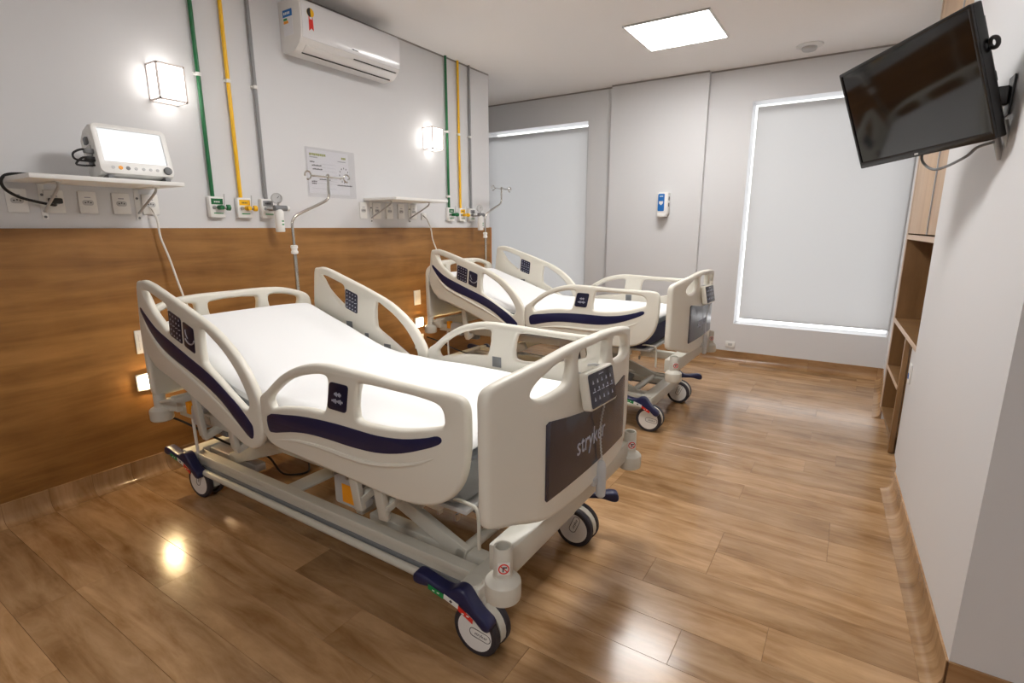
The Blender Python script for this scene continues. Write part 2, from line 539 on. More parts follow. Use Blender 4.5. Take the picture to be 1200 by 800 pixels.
skirting('baseboard_far_right', 'short coved skirting between cabinet and window', (3.497, 4.435), (3.545, YB), (-1, 0.04), PW)
skirting('baseboard_entry', 'vinyl skirting at the end of the television wall', (xr(1.79), 1.79), (5.1, 1.79), (0, -1), 0.5)

# windows, glass and blinds
def window(idx, W, label):
    b = MB()
    x0, x1, z0, z1 = W
    f = 0.05; ya, yb = YB + 0.20, YB + 0.245
    b.bx(x0 - f, x0 - 0.004, ya, yb, z0 - f, z1 + f, M['white'], 0.004).bx(x1 + 0.004, x1 + f, ya, yb, z0 - f, z1 + f, M['white'], 0.004)
    b.bx(x0 - f, x1 + f, ya, yb, z0 - f, z0 - 0.004, M['white'], 0.004).bx(x0 - f, x1 + f, ya, yb, z1 + 0.004, z1 + f, M['white'], 0.004)
    o = struct(b, 'window_%d' % idx, label)
    MB().bx(x0 - 0.01, x1 + 0.01, ya + 0.02, ya + 0.026, z0 - 0.01, z1 + 0.01, M['glass']).obj('pane', o)
window(1, W1, 'white framed window of the left recess')
window(2, W2, 'white framed window beside the cabinet')
def blind(W, gl, gr, gb, gt, label):
    x0, x1, z0, z1 = W[0] + gl, W[1] - gr, W[2] + gb, W[3] - gt
    loc = ((x0 + x1) / 2, YB + 0.03, z0)
    r = thing('roller_blind', loc, label, 'blind')
    sheet = bmesh.new()
    sheet.faces.new([sheet.verts.new(p) for p in ((x0, YB - 0.005, z0 + 0.02), (x1, YB - 0.005, z0 + 0.02), (x1, YB - 0.005, z1), (x0, YB - 0.005, z1))])
    MB(loc).add(sheet, M['blind']).obj('fabric', r)
    MB(loc).bx(x0, x1, YB - 0.008, YB - 0.002, z0 + 0.012, z0 + 0.022, M['blind'], 0.003).obj('bottom_bar', r)
    MB(loc).cyl((x0, YB + 0.045, z1 - 0.028), (x1 - 0.02, YB + 0.045, z1 - 0.028), 0.024, M['blind'], n=16).obj('roller_tube', r)
blind(W1, 0.02, -0.010, 0.02, 0.06, 'white roller blind at the left, behind the far bed, lit along its top')
blind(W2, 0.048, -0.010, 0.05, 0.055, 'white roller blind at the right, daylight glowing around its edges')

# ------------------------------------------------------------------ hospital beds
BX, BY = 1.45, 1.537
HEAD = [(0.519, 1.116), (0.543, 1.131), (0.597, 1.135), (0.79, 1.082), (0.982, 1.022), (1.132, 0.966), (1.239, 0.902), (1.312, 0.837), (1.365, 0.763), (1.386, 0.7), (1.389, 0.633), (1.384, 0.574), (1.366, 0.535), (1.311, 0.502), (1.254, 0.506), (1.162, 0.537), (1.017, 0.592), (0.856, 0.65), (0.683, 0.703), (0.59, 0.728), (0.545, 0.76), (0.51, 0.802), (0.488, 0.871), (0.499, 1.019)]
HHA = [(0.566, 1.078), (0.605, 1.078), (0.68, 1.057), (0.757, 1.032), (0.768, 1.02), (0.762, 0.938), (0.745, 0.93), (0.716, 0.948), (0.658, 0.988), (0.621, 1.02), (0.585, 1.056)]
HHB = [(1.02, 0.945), (1.035, 0.952), (1.09, 0.926), (1.171, 0.878), (1.244, 0.814), (1.29, 0.753), (1.315, 0.702), (1.313, 0.682), (1.288, 0.684), (1.201, 0.724), (1.092, 0.785), (1.022, 0.823), (1.012, 0.838)]
HP1 = [(0.786, 1.012), (0.884, 0.982), (0.873, 0.872), (0.776, 0.902)]
HP2 = [(0.898, 0.974), (0.978, 0.948), (0.968, 0.842), (0.888, 0.868)]
HS = [(0.529, 1.002), (0.566, 0.976), (0.648, 0.92), (0.768, 0.873), (0.9, 0.826), (1.001, 0.792), (1.084, 0.758), (1.174, 0.712), (1.25, 0.67), (1.321, 0.617), (1.333, 0.602), (1.327, 0.556), (1.309, 0.551), (1.235, 0.596), (1.128, 0.668), (1.01, 0.721), (0.884, 0.764), (0.749, 0.806), (0.648, 0.855), (0.585, 0.91), (0.541, 0.964), (0.525, 0.99)]
HE = [(0.539, 0.956), (0.576, 0.90), (0.64, 0.845), (0.714, 0.800), (0.913, 0.726), (1.126, 0.640), (1.266, 0.566)]
FOOT = [(1.394, 0.734), (1.44, 0.778), (1.527, 0.843), (1.62, 0.889), (1.704, 0.913), (1.782, 0.923), (1.87, 0.922), (1.993, 0.918), (2.11, 0.914), (2.234, 0.912), (2.325, 0.912), (2.357, 0.904), (2.372, 0.880), (2.375, 0.824), (2.372, 0.735), (2.358, 0.667), (2.331, 0.615), (2.29, 0.574), (2.233, 0.543), (2.16, 0.525), (2.06, 0.520), (1.96, 0.525), (1.86, 0.531), (1.736, 0.537), (1.644, 0.540), (1.552, 0.545), (1.471, 0.550), (1.424, 0.564), (1.40, 0.59), (1.392, 0.645), (1.392, 0.7)]
FHA = [(1.462, 0.724), (1.463, 0.738), (1.518, 0.786), (1.594, 0.832), (1.698, 0.865), (1.777, 0.875), (1.793, 0.868), (1.795, 0.855), (1.772, 0.772), (1.755, 0.762), (1.683, 0.758), (1.599, 0.748), (1.508, 0.730), (1.475, 0.722)]
FHB = [(1.944, 0.868), (1.96, 0.874), (2.098, 0.875), (2.232, 0.870), (2.275, 0.86), (2.288, 0.841), (2.287, 0.826), (2.271, 0.817), (2.204, 0.796), (2.118, 0.776), (2.027, 0.766), (1.945, 0.765), (1.928, 0.775)]
FP = [(1.813, 0.862), (1.903, 0.861), (1.884, 0.765), (1.792, 0.768)]
FS = [(1.439, 0.669), (1.547, 0.694), (1.677, 0.711), (1.834, 0.719), (1.936, 0.719), (2.023, 0.72), (2.133, 0.734), (2.227, 0.759), (2.268, 0.773), (2.282, 0.769), (2.283, 0.76), (2.271, 0.748), (2.191, 0.711), (2.103, 0.68), (2.009, 0.661), (1.889, 0.654), (1.783, 0.654), (1.669, 0.649), (1.573, 0.634), (1.452, 0.608), (1.44, 0.616)]
FE = [(1.446, 0.575), (1.578, 0.602), (1.706, 0.613), (1.792, 0.614), (1.885, 0.612), (1.986, 0.617), (2.1, 0.639), (2.189, 0.669), (2.265, 0.708)]
HEAD = [(a, z - 0.010) if i in range(1, 9) else (a, z) for i, (a, z) in enumerate(HEAD)]
FOOT = [(a, z - 0.010) if 1 <= i <= 12 else (a, z) for i, (a, z) in enumerate(FOOT)]
HHA = [(a, z - 0.014) if i in range(5, 10) else (a, z) for i, (a, z) in enumerate(HHA)]
HHB = [(a, z - 0.020) if i in range(8, 13) else (a, z) for i, (a, z) in enumerate(HHB)]
FHA = [(a, z - 0.017) if i in range(8, 14) else (a, z) for i, (a, z) in enumerate(FHA)]
FHB = [(a, z - 0.017) if i in range(6, 13) else (a, z) for i, (a, z) in enumerate(FHB)]
HALF = 0.484       # outer face of the side rails
RT = 0.033         # rail thickness

def quad_round(q, r=0.012, n=4):
    """rounded corners on a 4-gon"""
    out = []
    P = [Vector(p) for p in q]
    for i in range(4):
        a, c, d = P[i - 1], P[i], P[(i + 1) % 4]
        u, v = (a - c).normalized(), (d - c).normalized()
        s, e = c + u * r, c + v * r
        for k in range(n + 1):
            t = k / n
            out.append(tuple((1 - t) ** 2 * s + 2 * t * (1 - t) * c + t * t * e))
    return out

def make_bed():
    loc = (BX, BY, 0)
    root = thing('hospital_bed', loc, 'beige hospital bed nearest the viewer, its head raised, dark footboard panel facing right', 'bed', 'hospital beds')
    W = lambda: MB(loc)                       # geometry in room coordinates of the near bed
    up = []                                   # parts that ride up with the lying surface
    yc = BY
    # ---- side rails
    for s in (-1, 1):
        yo = yc + s * HALF; ymid = yc + s * (HALF - RT / 2)
        out = lambda d: XZ(yo + s * d)
        for kind in ('head_rail', 'foot_rail'):
            if kind == 'head_rail':
                polys = [smooth_closed(HEAD), smooth_closed(HHA), smooth_closed(HHB)]
            else:
                polys = [smooth_closed(FOOT), smooth_closed(FHA), smooth_closed(FHB)]
            b = W().plate(polys, RT / 2, 0.0135, M['plastic'], XZ(ymid), 3)
            # soft moulded ridge below the inlay
            E = HE if kind == 'head_rail' else FE
            pts = smooth_open([Vector((a, yo - s * 0.003, z)) for a, z in E], 5)
            n = len(pts)
            b.tube(pts, [0.0015 + 0.0095 * math.sin(PI * i / (n - 1)) ** 0.6 for i in range(n)], M['plastic'], 8)
            r = b.obj(kind, root); up.append(r)
            S = HS if kind == 'head_rail' else FS
            W().plate([smooth_closed(S)], 0.0012, 0.0004, M['navy'], XZ(yo + s * 0.0006), 1).obj('inlay', r)
            if kind == 'head_rail':
                k = W().plate([quad_round(HP1)], 0.0015, 0.0005, M['key'], XZ(yo + s * 0.001), 1)
                kin = W().plate([quad_round(HP1)], 0.0015, 0.0005, M['key'], XZ(yc + s * (HALF - RT) - s * 0.001), 1)
                p00, p10, p11, p01 = [Vector(p) for p in HP1]
                for face, kk in ((yo + s * 0.003, k), (yc + s * (HALF - RT) - s * 0.003, kin)):
                    for rw in range(5):
                        for c in range(4):
                            u, v = (c + 0.7) / 4.4, (rw + 0.6) / 5.2
                            q = (p00 * (1 - u) + p10 * u) * (1 - v) + (p01 * (1 - u) + p11 * u) * v
                            if rw == 2:
                                kk.bx(q.x - 0.009, q.x + 0.009, face - 0.0004, face + 0.0004, q.y - 0.0018, q.y + 0.0018, M['print'])
                            else:
                                kk.prism([(q.x - 0.005, q.y - 0.004), (q.x + 0.005, q.y - 0.004), (q.x, q.y + 0.005)], -0.0004, 0.0004, M['print'], XZ(face))
                k.obj('keypad', r); kin.obj('keypad', r)
                g = W().plate([quad_round(HP2)], 0.0015, 0.0005, M['key'], XZ(yo + s * 0.001), 1)
                c = Vector((0.92, 0.94))
                arc = lambda R, a0, a1, n=8: [Vector((c.x + 0.022 + R * math.cos(math.radians(a0 + (a1 - a0) * i / n)) * 0.85, yo + s * 0.003, c.y - 0.008 + R * math.sin(math.radians(a0 + (a1 - a0) * i / n)))) for i in range(n + 1)]
                g.tube(arc(0.034, 165, 235), 0.0022, M['print'], 6)
                g.tube(arc(0.052, 215, 320), 0.0032, M['inklight'], 6)
                g.obj('angle_gauge', r)
            else:
                g = W().plate([quad_round(FP, 0.014)], 0.0015, 0.0005, M['key'], XZ(yo + s * 0.001), 1)
                for (zc, x0, x1) in ((0.824, 1.833, 1.868), (0.800, 1.818, 1.874)):
                    nseg = 7
                    for i in range(nseg):
                        xa = x0 + (x1 - x0) * (i + 0.1) / nseg
                        hgt = 0.0035 + 0.0025 * ((i * 7) % 3)
                        g.bx(xa, xa + (x1 - x0) / nseg * 0.75, yo + s * 0.0032 - 0.0004, yo + s * 0.0032 + 0.0004, zc - hgt, zc + hgt * 0.8, M['print'])
                g.obj('name_plate', r)
            # latch recesses on the inner face
            yi = yc + s * (HALF - RT)
            lx = ((0.80, 0.80), (0.94, 0.755), (1.10, 0.70)) if kind == 'head_rail' else ((1.83, 0.725), (2.06, 0.722), (1.60, 0.70))
            for i, (a, z) in enumerate(lx[:2] if kind == 'foot_rail' else lx):
                sz = 0.05 if i != 1 else 0.03
                W().bx(a - sz / 2, a + sz / 2, yi - 0.002, yi + 0.002, z - sz / 2, z + sz / 2, M['grey'], 0.001).obj('latch', r)
            # arms that carry the rail
            a0, a1 = (0.80, 1.06) if kind == 'head_rail' else (1.83, 1.95)
            for a in (a0, a1):
                zt = 0.66 if kind == 'head_rail' else 0.56
                m = W().bar((a, yc + s * 0.435, zt), (a + 0.02, yc + s * 0.425, 0.385 if kind == 'foot_rail' else 0.43), 0.022, 0.042, M['frame'], 0.005, up=(1, 0, 0))
                m.bar((a + 0.02, yc + s * 0.43, 0.425), (a + 0.02, yc + s * 0.33, 0.45), 0.036, 0.03, M['frame'], 0.004)
                o = m.obj('rail_arm', root); up.append(o)
    # ---- footboard
    def foot_plan(v):
        a = abs(v)
        bow = -0.010 * (a / 0.30) ** 2 if a < 0.30 else -0.010 - 0.060 * ((a - 0.30) / 0.21) ** 1.15
        return 2.513 + bow
    def board(outline, holes, x_of, half, bev, m):
        bm = plate_bm([outline] + holes, half, bev, 3)
        for k in range(-12, 13):
            v = k * 0.04
            g = bm.verts[:] + bm.edges[:] + bm.faces[:]
            bmesh.ops.bisect_plane(bm, geom=g, plane_co=(v, 0, 0), plane_no=(1, 0, 0))
        X = YZ(0.0)
        bm.transform(X)
        for q in bm.verts:
            q.co.x += x_of(q.co.y)
            q.co.y += yc
        bmesh.ops.recalc_face_normals(bm, faces=bm.faces[:])
        return bm
    fo_half = [(0.0, 1.008), (0.15, 1.005), (0.30, 0.990), (0.40, 0.972), (0.47, 0.956), (0.497, 0.945), (0.511, 0.925), (0.513, 0.86), (0.513, 0.70), (0.512, 0.585), (0.505, 0.556), (0.485, 0.545), (0.42, 0.530), (0.34, 0.505), (0.26, 0.488), (0.15, 0.482), (0.0, 0.480)]
    outl = smooth_closed(fo_half + [(-a, z) for a, z in fo_half[-2:0:-1]], 3)
    hL = [(-0.362, 0.900), (-0.350, 0.922), (-0.30, 0.950), (-0.22, 0.968), (-0.172, 0.972), (-0.158, 0.960), (-0.166, 0.905), (-0.182, 0.888), (-0.25, 0.880), (-0.335, 0.882)]
    hM = [(-0.105, 0.974), (0.0, 0.977), (0.105, 0.974), (0.116, 0.960), (0.104, 0.900), (0.08, 0.885), (-0.08, 0.885), (-0.104, 0.900), (-0.116, 0.960)]
    hR = [(-a, z) for a, z in hL][::-1]
    fb = W().add(board(outl, [smooth_closed(hL), smooth_closed(hM), smooth_closed(hR)], foot_plan, 0.018, 0.0135, M['plastic']), M['plastic']).obj('footboard', root)
    up.append(fb)
    ph = [(0.0, 0.770), (0.08, 0.774), (0.18, 0.788), (0.29, 0.806)]
    pan = [(-0.305, 0.80), (-0.29, 0.806)] + [(-a, z) for a, z in ph[-2:0:-1]] + ph + [(0.305, 0.80), (0.306, 0.565), (0.30, 0.558), (-0.30, 0.558), (-0.306, 0.565)]
    W().add(board(pan, [], lambda v: foot_plan(v) + 0.0185, 0.0015, 0.0004, M['panel']), M['panel']).obj('front_panel', fb)
    tb = text_bm('stryker', 0.090, 0.0006)
    tb.transform(YZ(foot_plan(0) + 0.0208) @ Matrix.Translation((BY - 0.012, 0.664, 0)) @ Matrix.Diagonal((0.86, 1.0, 1, 1)))
    for q in tb.verts:
        q.co.x += foot_plan(q.co.y - BY) - foot_plan(0)
    W().add(tb, M['print']).obj('lettering', fb)
    # ---- headboard
    def head_plan(v):
        a = abs(v)
        return 0.412 + (0.0 if a < 0.30 else 0.030 * ((a - 0.30) / 0.16) ** 1.3)
    ho = [(0.0, 1.022), (0.18, 1.022), (0.30, 1.012), (0.38, 0.99), (0.435, 0.965), (0.455, 0.935), (0.46, 0.87), (0.46, 0.70), (0.455, 0.58), (0.44, 0.56), (0.3, 0.55), (0.0, 0.55)]
    outl = smooth_closed(ho + [(-a, z) for a, z in ho[-2:0:-1]], 3)
    g1 = [(-0.12, 0.978), (0.12, 0.978), (0.135, 0.968), (0.125, 0.90), (0.11, 0.89), (-0.11, 0.89), (-0.125, 0.90), (-0.135, 0.968)]
    g0 = [(-0.385, 0.945), (-0.36, 0.96), (-0.29, 0.976), (-0.215, 0.979), (-0.20, 0.968), (-0.212, 0.90), (-0.23, 0.89), (-0.34, 0.89), (-0.375, 0.905)]
    hb = W().add(board(outl, [smooth_closed(g0), smooth_closed(g1), smooth_closed([(-a, z) for a, z in g0][::-1])], head_plan, 0.021, 0.015, M['plastic']), M['plastic']).obj('headboard', root)
    up.append(hb)
    # ---- lying-surface frame
    b = W()
    for s in (-1, 1):
        b.bx(0.48, 2.16, yc + s * 0.345 - 0.02, yc + s * 0.345 + 0.02, 0.445, 0.50, M['frame'], 0.005)
    b.bx(0.46, 0.52, yc - 0.39, yc + 0.39, 0.47, 0.545, M['frame'], 0.006)
    for a in (0.75, 1.18, 1.60, 2.05):
        b.bx(a - 0.02, a + 0.02, yc - 0.37, yc + 0.37, 0.452, 0.49, M['frame'], 0.004)
    o = b.obj('deck_frame', root); up.append(o)
    b = W()
    b.bx(1.22, 2.30, yc - 0.40, yc + 0.40, 0.492, 0.508, M['lgrey'], 0.004)
    o = b.obj('deck_panel', root); up.append(o)
    b = W()
    t = math.atan2(0.22, 0.72)
    b.bar((1.20, yc, 0.505), (0.49, yc, 0.725), 0.78, 0.016, M['lgrey'], 0.004)
    o = b.obj('backrest_panel', root); up.append(o)
    b = W()
    for s in (-1, 1):
        b.bar((1.12, yc + s * 0.26, 0.47), (0.60, yc + s * 0.26, 0.67), 0.03, 0.04, M['frame'], 0.004)
    b.cyl((0.92, yc, 0.58), (1.40, yc, 0.46), 0.028, M['frame'])
    o = b.obj('backrest_lift', root); up.append(o)
    # foot-end beam with bumper sockets
    b = W().bx(2.420, 2.495, yc - 0.455, yc + 0.455, 0.390, 0.472, M['frame'], 0.006)
    for s in (-1, 1):
        b.bx(2.20, 2.43, yc + s * 0.25 - 0.025, yc + s * 0.25 + 0.025, 0.43, 0.478, M['frame'], 0.005)
    o = b.obj('foot_beam', root); up.append(o)
    def bumper(x, v, z0, z1, lab):
        b = W()
        b.lathe([(0.018, 0.0), (0.044, 0.0), (0.0485, 0.004), (0.0505, 0.010), (0.0505, 0.048), (0.0495, 0.055), (0.044, 0.062), (0.029, 0.070), (0.0265, 0.075)], (x, yc + v, z0), (0, 0, 1), M['frame'], 32)
        r = b.obj('bumper', root, angle=28); up.append(r)
        b = W()
        b.lathe([(0.0265, 0.0), (0.0265, z1 - z0 - 0.074), (0.0245, z1 - z0 - 0.070), (0.0195, z1 - z0 - 0.071), (0.0185, z1 - z0 - 0.13)], (x, yc + v, z0 + 0.07), (0, 0, 1), M['frame'], 24)
        b.obj('pole_socket', r)
        return r
    for s in (-1, 1):
        r = bumper(2.49, s * 0.485, 0.348, 0.508, '')
        # red and white warning sticker on the socket
        g = W()
        d = Vector((0.62, -0.78, 0)).normalized()
        c0 = Vector((2.49, yc + s * 0.485, 0.455)) + d * 0.0268
        X = Matrix((Vector((0, 0, 1)).cross(d), Vector((0, 0, 1)), d)).transposed().to_4x4(); X.translation = c0
        g.box((0, 0, 0), (0.034, 0.036, 0.002), M['stwhite'], 0, X)
        ring = [X @ Vector((0.0135 * math.cos(2 * PI * k / 20), 0.0135 * math.sin(2 * PI * k / 20), 0.0015)) for k in range(20)]
        g.tube(ring, 0.0018, M['stred'], 6, closed=True)
        g.box((0, 0, 0.0012), (0.026, 0.003, 0.001), M['stred'], 0, X @ Matrix.Rotation(math.radians(-45), 4, 'Z'))
        g.box((-0.002, -0.001, 0.0016), (0.0035, 0.015, 0.001), M['ink'], 0, X)
        g.box((0.004, 0.004, 0.0016), (0.010, 0.004, 0.001), M['ink'], 0, X)
        g.obj('warning_sticker', r)
    for s in (-1, 1):
        bumper(0.435, s * 0.425, 0.43, 0.568, '')
        b = W().bar((0.445, yc + s * 0.41, 0.505), (0.50, yc + s * 0.36, 0.505), 0.05, 0.06, M['frame'], 0.005)
        o = b.obj('corner_arm', root); up.append(o)
    # drainage-bag rod, head lever, motor housings and cable below the lying surface
    b = W().tube(smooth_open([(2.20, yc - 0.40, 0.535), (2.30, yc - 0.405, 0.54), (2.345, yc - 0.405, 0.525), (2.35, yc - 0.405, 0.44), (2.35, yc - 0.405, 0.40)], 4), 0.006, M['frame'])
    o = b.obj('bag_rod', root); up.append(o)
    b = W().bx(1.50, 1.66, 1.27, 1.34, 0.235, 0.40, M['lgrey'], 0.012)
    b.bx(1.60, 1.75, 1.28, 1.33, 0.30, 0.42, M['grey'], 0.015)
    mo = b.obj('motor_box', root)
    W().bx(1.555, 1.632, 1.2675, 1.2695, 0.255, 0.335, M['orange']).obj('warning_label', mo)
    b = W().bx(0.60, 0.72, 1.17, 1.24, 0.42, 0.52, M['lgrey'], 0.012).bx(0.74, 0.86, 1.19, 1.24, 0.40, 0.50, M['grey'], 0.01)
    mo = b.obj('motor_box', root); up.append(mo)
    W().bx(0.565, 0.60, 1.165, 1.20, 0.47, 0.53, M['orange'], 0.004).obj('release_handle', mo)
    b = W().bar((0.47, 1.10, 0.53), (0.60, 1.10, 0.565), 0.016, 0.012, M['plastic'], 0.004)
    o = b.obj('release_lever', root); up.append(o)
    b = W().tube([(0.545, 1.20, 0.50), (0.545, 1.20, 0.38), (0.55, 1.20, 0.25)], 0.0075, M['wcable'])
    b.obj('hanging_hose', root)
    pts = smooth_open([(0.37, 1.13, 0.44), (0.45, 1.19, 0.40), (0.58, 1.25, 0.335), (0.75, 1.30, 0.285), (0.82, 1.40, 0.22), (0.70, 1.55, 0.03), (0.75, 1.66, 0.006), (0.65, 1.75, 0.006)], 6)
    W().tube(pts, 0.0055, M['cable']).obj('mains_cable', root)
    for i in range(9):
        for s in (-1, 1):
            a = 1.62 + i * 0.075
            o = W().bx(a - 0.004, a + 0.004, yc + s * 0.345 - 0.01, yc + s * 0.345 + 0.01, 0.425, 0.448, M['steel']).obj('frame_hook', root); up.append(o)
    # ---- base frame
    b = W()
    for s in (-1, 1):
        v = yc + s * 0.285
        b.bx(0.40, 2.28, v - 0.026, v + 0.026, 0.165, 0.218, M['frame'], 0.006)
        b.bx(0.42, 2.26, v - 0.018, v + s * 0.030, 0.135, 0.170, M['grey'], 0.003)
        b.cyl((0.40, v + s * 0.046, 0.146), (2.27, v + s * 0.046, 0.146), 0.0155, M['frame'], n=14)
        b.bx(0.40, 2.28, v + s * 0.020, v + s * 0.032, 0.196, 0.226, M['frame'], 0.004)
    b.bx(0.37, 0.44, yc - 0.33, yc + 0.33, 0.160, 0.225, M['frame'], 0.006)
    b.bx(2.245, 2.325, yc - 0.375, yc + 0.375, 0.155, 0.228, M['frame'], 0.006)
    b.bx(1.10, 1.20, yc - 0.27, yc + 0.27, 0.168, 0.180, M['frame'], 0.003)
    b.obj('base_frame', root)
    for s in (-1, 1):
        v = yc + s * 0.20
        b = W().bx(1.66, 2.24, v - 0.028, v + 0.028, 0.175, 0.215, M['frame'], 0.006)
        b.obj('slide_track', root)
        b = W().bx(0.44, 0.86, v - 0.028, v + 0.028, 0.175, 0.215, M['alu'], 0.006)
        b.obj('slide_track', root)
    for s in (-1, 1):
        v = yc + s * 0.225
        W().bar((1.55, v, 0.435), (2.16, v, 0.205), 0.03, 0.062, M['frame'], 0.006).obj('lift_arm', root)
        W().bar((1.25, v, 0.435), (0.66, v, 0.205), 0.03, 0.062, M['frame'], 0.006).obj('lift_arm', root)
    W().bar((1.60, yc - 0.23, 0.21), (1.60, yc + 0.23, 0.21), 0.04, 0.04, M['frame'], 0.006).obj('cross_tube', root)
    W().cyl((2.14, yc - 0.24, 0.21), (2.14, yc + 0.24, 0.21), 0.022, M['frame']).obj('cross_tube', root)
    W().cyl((0.68, yc - 0.24, 0.21), (0.68, yc + 0.24, 0.21), 0.022, M['frame']).obj('cross_tube', root)
    W().cyl((2.05, yc + 0.02, 0.235), (1.50, yc + 0.02, 0.40), 0.03, M['grey']).obj('lift_motor', root)
    # ---- casters and brake pedals
    WR = 0.086
    def caster(x, v, sx, sv, ang, pedal_dir, side):
        """stem at (sx, sv), wheel centre at (x, v), wheel axis turned by ang about z"""
        c = Vector((x, yc + v, WR))
        R = Matrix.Rotation(ang, 4, 'Z')
        ax = R @ Vector((0, 1, 0))
        b = W()
        b.lathe([(0.020, 0), (0.034, 0.003), (0.036, 0.03), (0.030, 0.05)], (sx, yc + sv, 0.185), (0, 0, 1), M['frame'], 20)
        d = Vector((c.x - sx, c.y - yc - sv, 0))
        b.bar((sx, yc + sv, 0.19), (c.x, c.y, 0.11), 0.022, 0.075, M['frame'], 0.008)
        # mudguard between the two wheels
        prof = [(WR * 0.98 * math.cos(math.radians(a)), WR * 0.98 * math.sin(math.radians(a))) for a in range(-15, 196, 15)]
        X = Matrix.Translation(c) @ R @ XZ(0.0)
        b.prism(prof, -0.014, 0.014, M['frame'], X)
        r = b.obj('caster', root)
        for sgn in (-1, 1):
            wc = c + ax * sgn * 0.030
            t = W()
            t.lathe([(0.068, -0.0135), (WR - 0.006, -0.0135), (WR, -0.008), (WR, 0.008), (WR - 0.006, 0.0135), (0.068, 0.0135)], wc, ax, M['rubber'], 36)
            wh = t.obj('wheel', r)
            q = W()
            q.lathe([(0.0, -0.014), (0.055, -0.015), (0.074, -0.0125), (0.0765, -0.010), (0.0765, 0.010), (0.074, 0.0125), (0.055, 0.015), (0.0, 0.014)], wc, ax, M['white'], 36)
            # oval outline and lettering on the outward disc
            Xf = Matrix.Translation(wc + ax * sgn * 0.0158) @ R @ (Matrix(((-sgn, 0, 0, 0), (0, 0, sgn, 0), (0, 1, 0, 0), (0, 0, 0, 1))))
            Xf = Xf @ Matrix.Rotation(math.radians(-4 if abs(v) > 0 and side == 'foot' and v < 0 else 68), 4, 'Z')
            oval = [Xf @ Vector((p[0], p[1], -0.0015)) for p in round_rect(0.080, 0.030, 0.0148, 6, 0.022, 0.0)]
            q.tube(oval, 0.0014, M['ink'], 6, closed=True)
            if sgn < 0:
                tb = text_bm('stryker', 0.017, 0.0003, 0.0, 1)
                q.add(tb, M['ink'], Xf @ Matrix.Translation((0.026, 0, -0.0008)))
            q.obj('wheel_cover', r)
        return r
    def pedal(x, v, ang, tilt):
        """three-position brake pedal: a long wing, a centre crest and a short drooping wing"""
        X = Matrix.Translation((x, yc + v, 0.205)) @ Matrix.Rotation(ang, 4, 'Z') @ Matrix.Rotation(tilt, 4, 'Y') @ Matrix.Scale(0.92, 4)
        top = [(-0.205, -0.004), (-0.195, 0.018), (-0.165, 0.022), (-0.10, 0.012), (-0.05, 0.014), (-0.022, 0.036), (0.0, 0.042), (0.02, 0.036), (0.045, 0.010), (0.085, -0.022), (0.118, -0.038), (0.128, -0.055), (0.118, -0.075), (0.095, -0.074), (0.06, -0.050), (0.0, -0.026), (-0.06, -0.016), (-0.13, -0.014), (-0.17, -0.024), (-0.198, -0.022)]
        b = MB(loc)
        b.plate([smooth_closed(top, 2)], 0.027, 0.010, M['navy'], X @ XZ(0.0), 2)
        r = b.obj('brake_pedal', root)
        for (a0, a1, m, z0) in ((-0.13, -0.062, M['stgreen'], -0.014), (-0.062, 0.0, M['stwhite'], -0.020), (0.0, 0.062, M['stred'], -0.037)):
            g = MB(loc)
            ym = -0.0285
            z1 = z0 - (0.008 if m is M['stgreen'] else (0.010 if m is M['stwhite'] else 0.022))
            q = [(a0, z0 - 0.001), (a1, z1 - 0.003), (a1, z1 + 0.015), (a0, z0 + 0.017)]
            g.prism(q, -0.001, 0.001, m, X @ XZ(ym))
            am = (a0 + a1) / 2; zm = (z0 + z1) / 2 + 0.007
            if m is M['stwhite']:
                g.box((0, 0, 0), (0.010, 0.0008, 0.010), M['ink'], 0, X @ Matrix.Translation((am, ym - 0.0012, zm)) @ Matrix.Rotation(0.7, 4, 'Y'))
            else:
                for k in (-1, 1):
                    g.box((0, 0, 0), (0.010, 0.0008, 0.005), M['stwhite'], 0, X @ Matrix.Translation((am + k * 0.010, ym - 0.0012, zm)))
            g.obj('sticker', r)
        return r
    caster(2.318, -0.352, 2.285, -0.352, 0.0, 0, 'foot')
    caster(2.318, 0.352, 2.285, 0.352, 0.0, 0, 'foot')
    caster(0.522, -0.300, 0.465, -0.305, math.radians(5), 0, 'head')
    caster(0.50, 0.330, 0.44, 0.31, math.radians(10), 0, 'head')
    pedal(2.280, -0.400, math.radians(4), math.radians(7))
    pedal(2.285, 0.400, math.radians(-150), math.radians(-4))
    pedal(0.475, -0.352, math.radians(2), math.radians(5))
    pedal(0.44, 0.360, math.radians(20), math.radians(4))
    for o in up:
        o['rides_up'] = 1
    return root

bed = make_bed()
RISE = 0.058
BED2 = Vector((-0.155, 2.15, 0.0))
bed2 = copy_tree(bed)
bed2.location = bed.location + BED2
bed2['label'] = 'beige hospital bed farther away, standing before the recess and its glossy footboard catching window light'
for o in list(bed.children):
    if 'rides_up' in o.keys():
        del o['rides_up']
for o in list(bed2.children):
    if 'rides_up' in o.keys():
        o.location.z += RISE
        del o['rides_up']

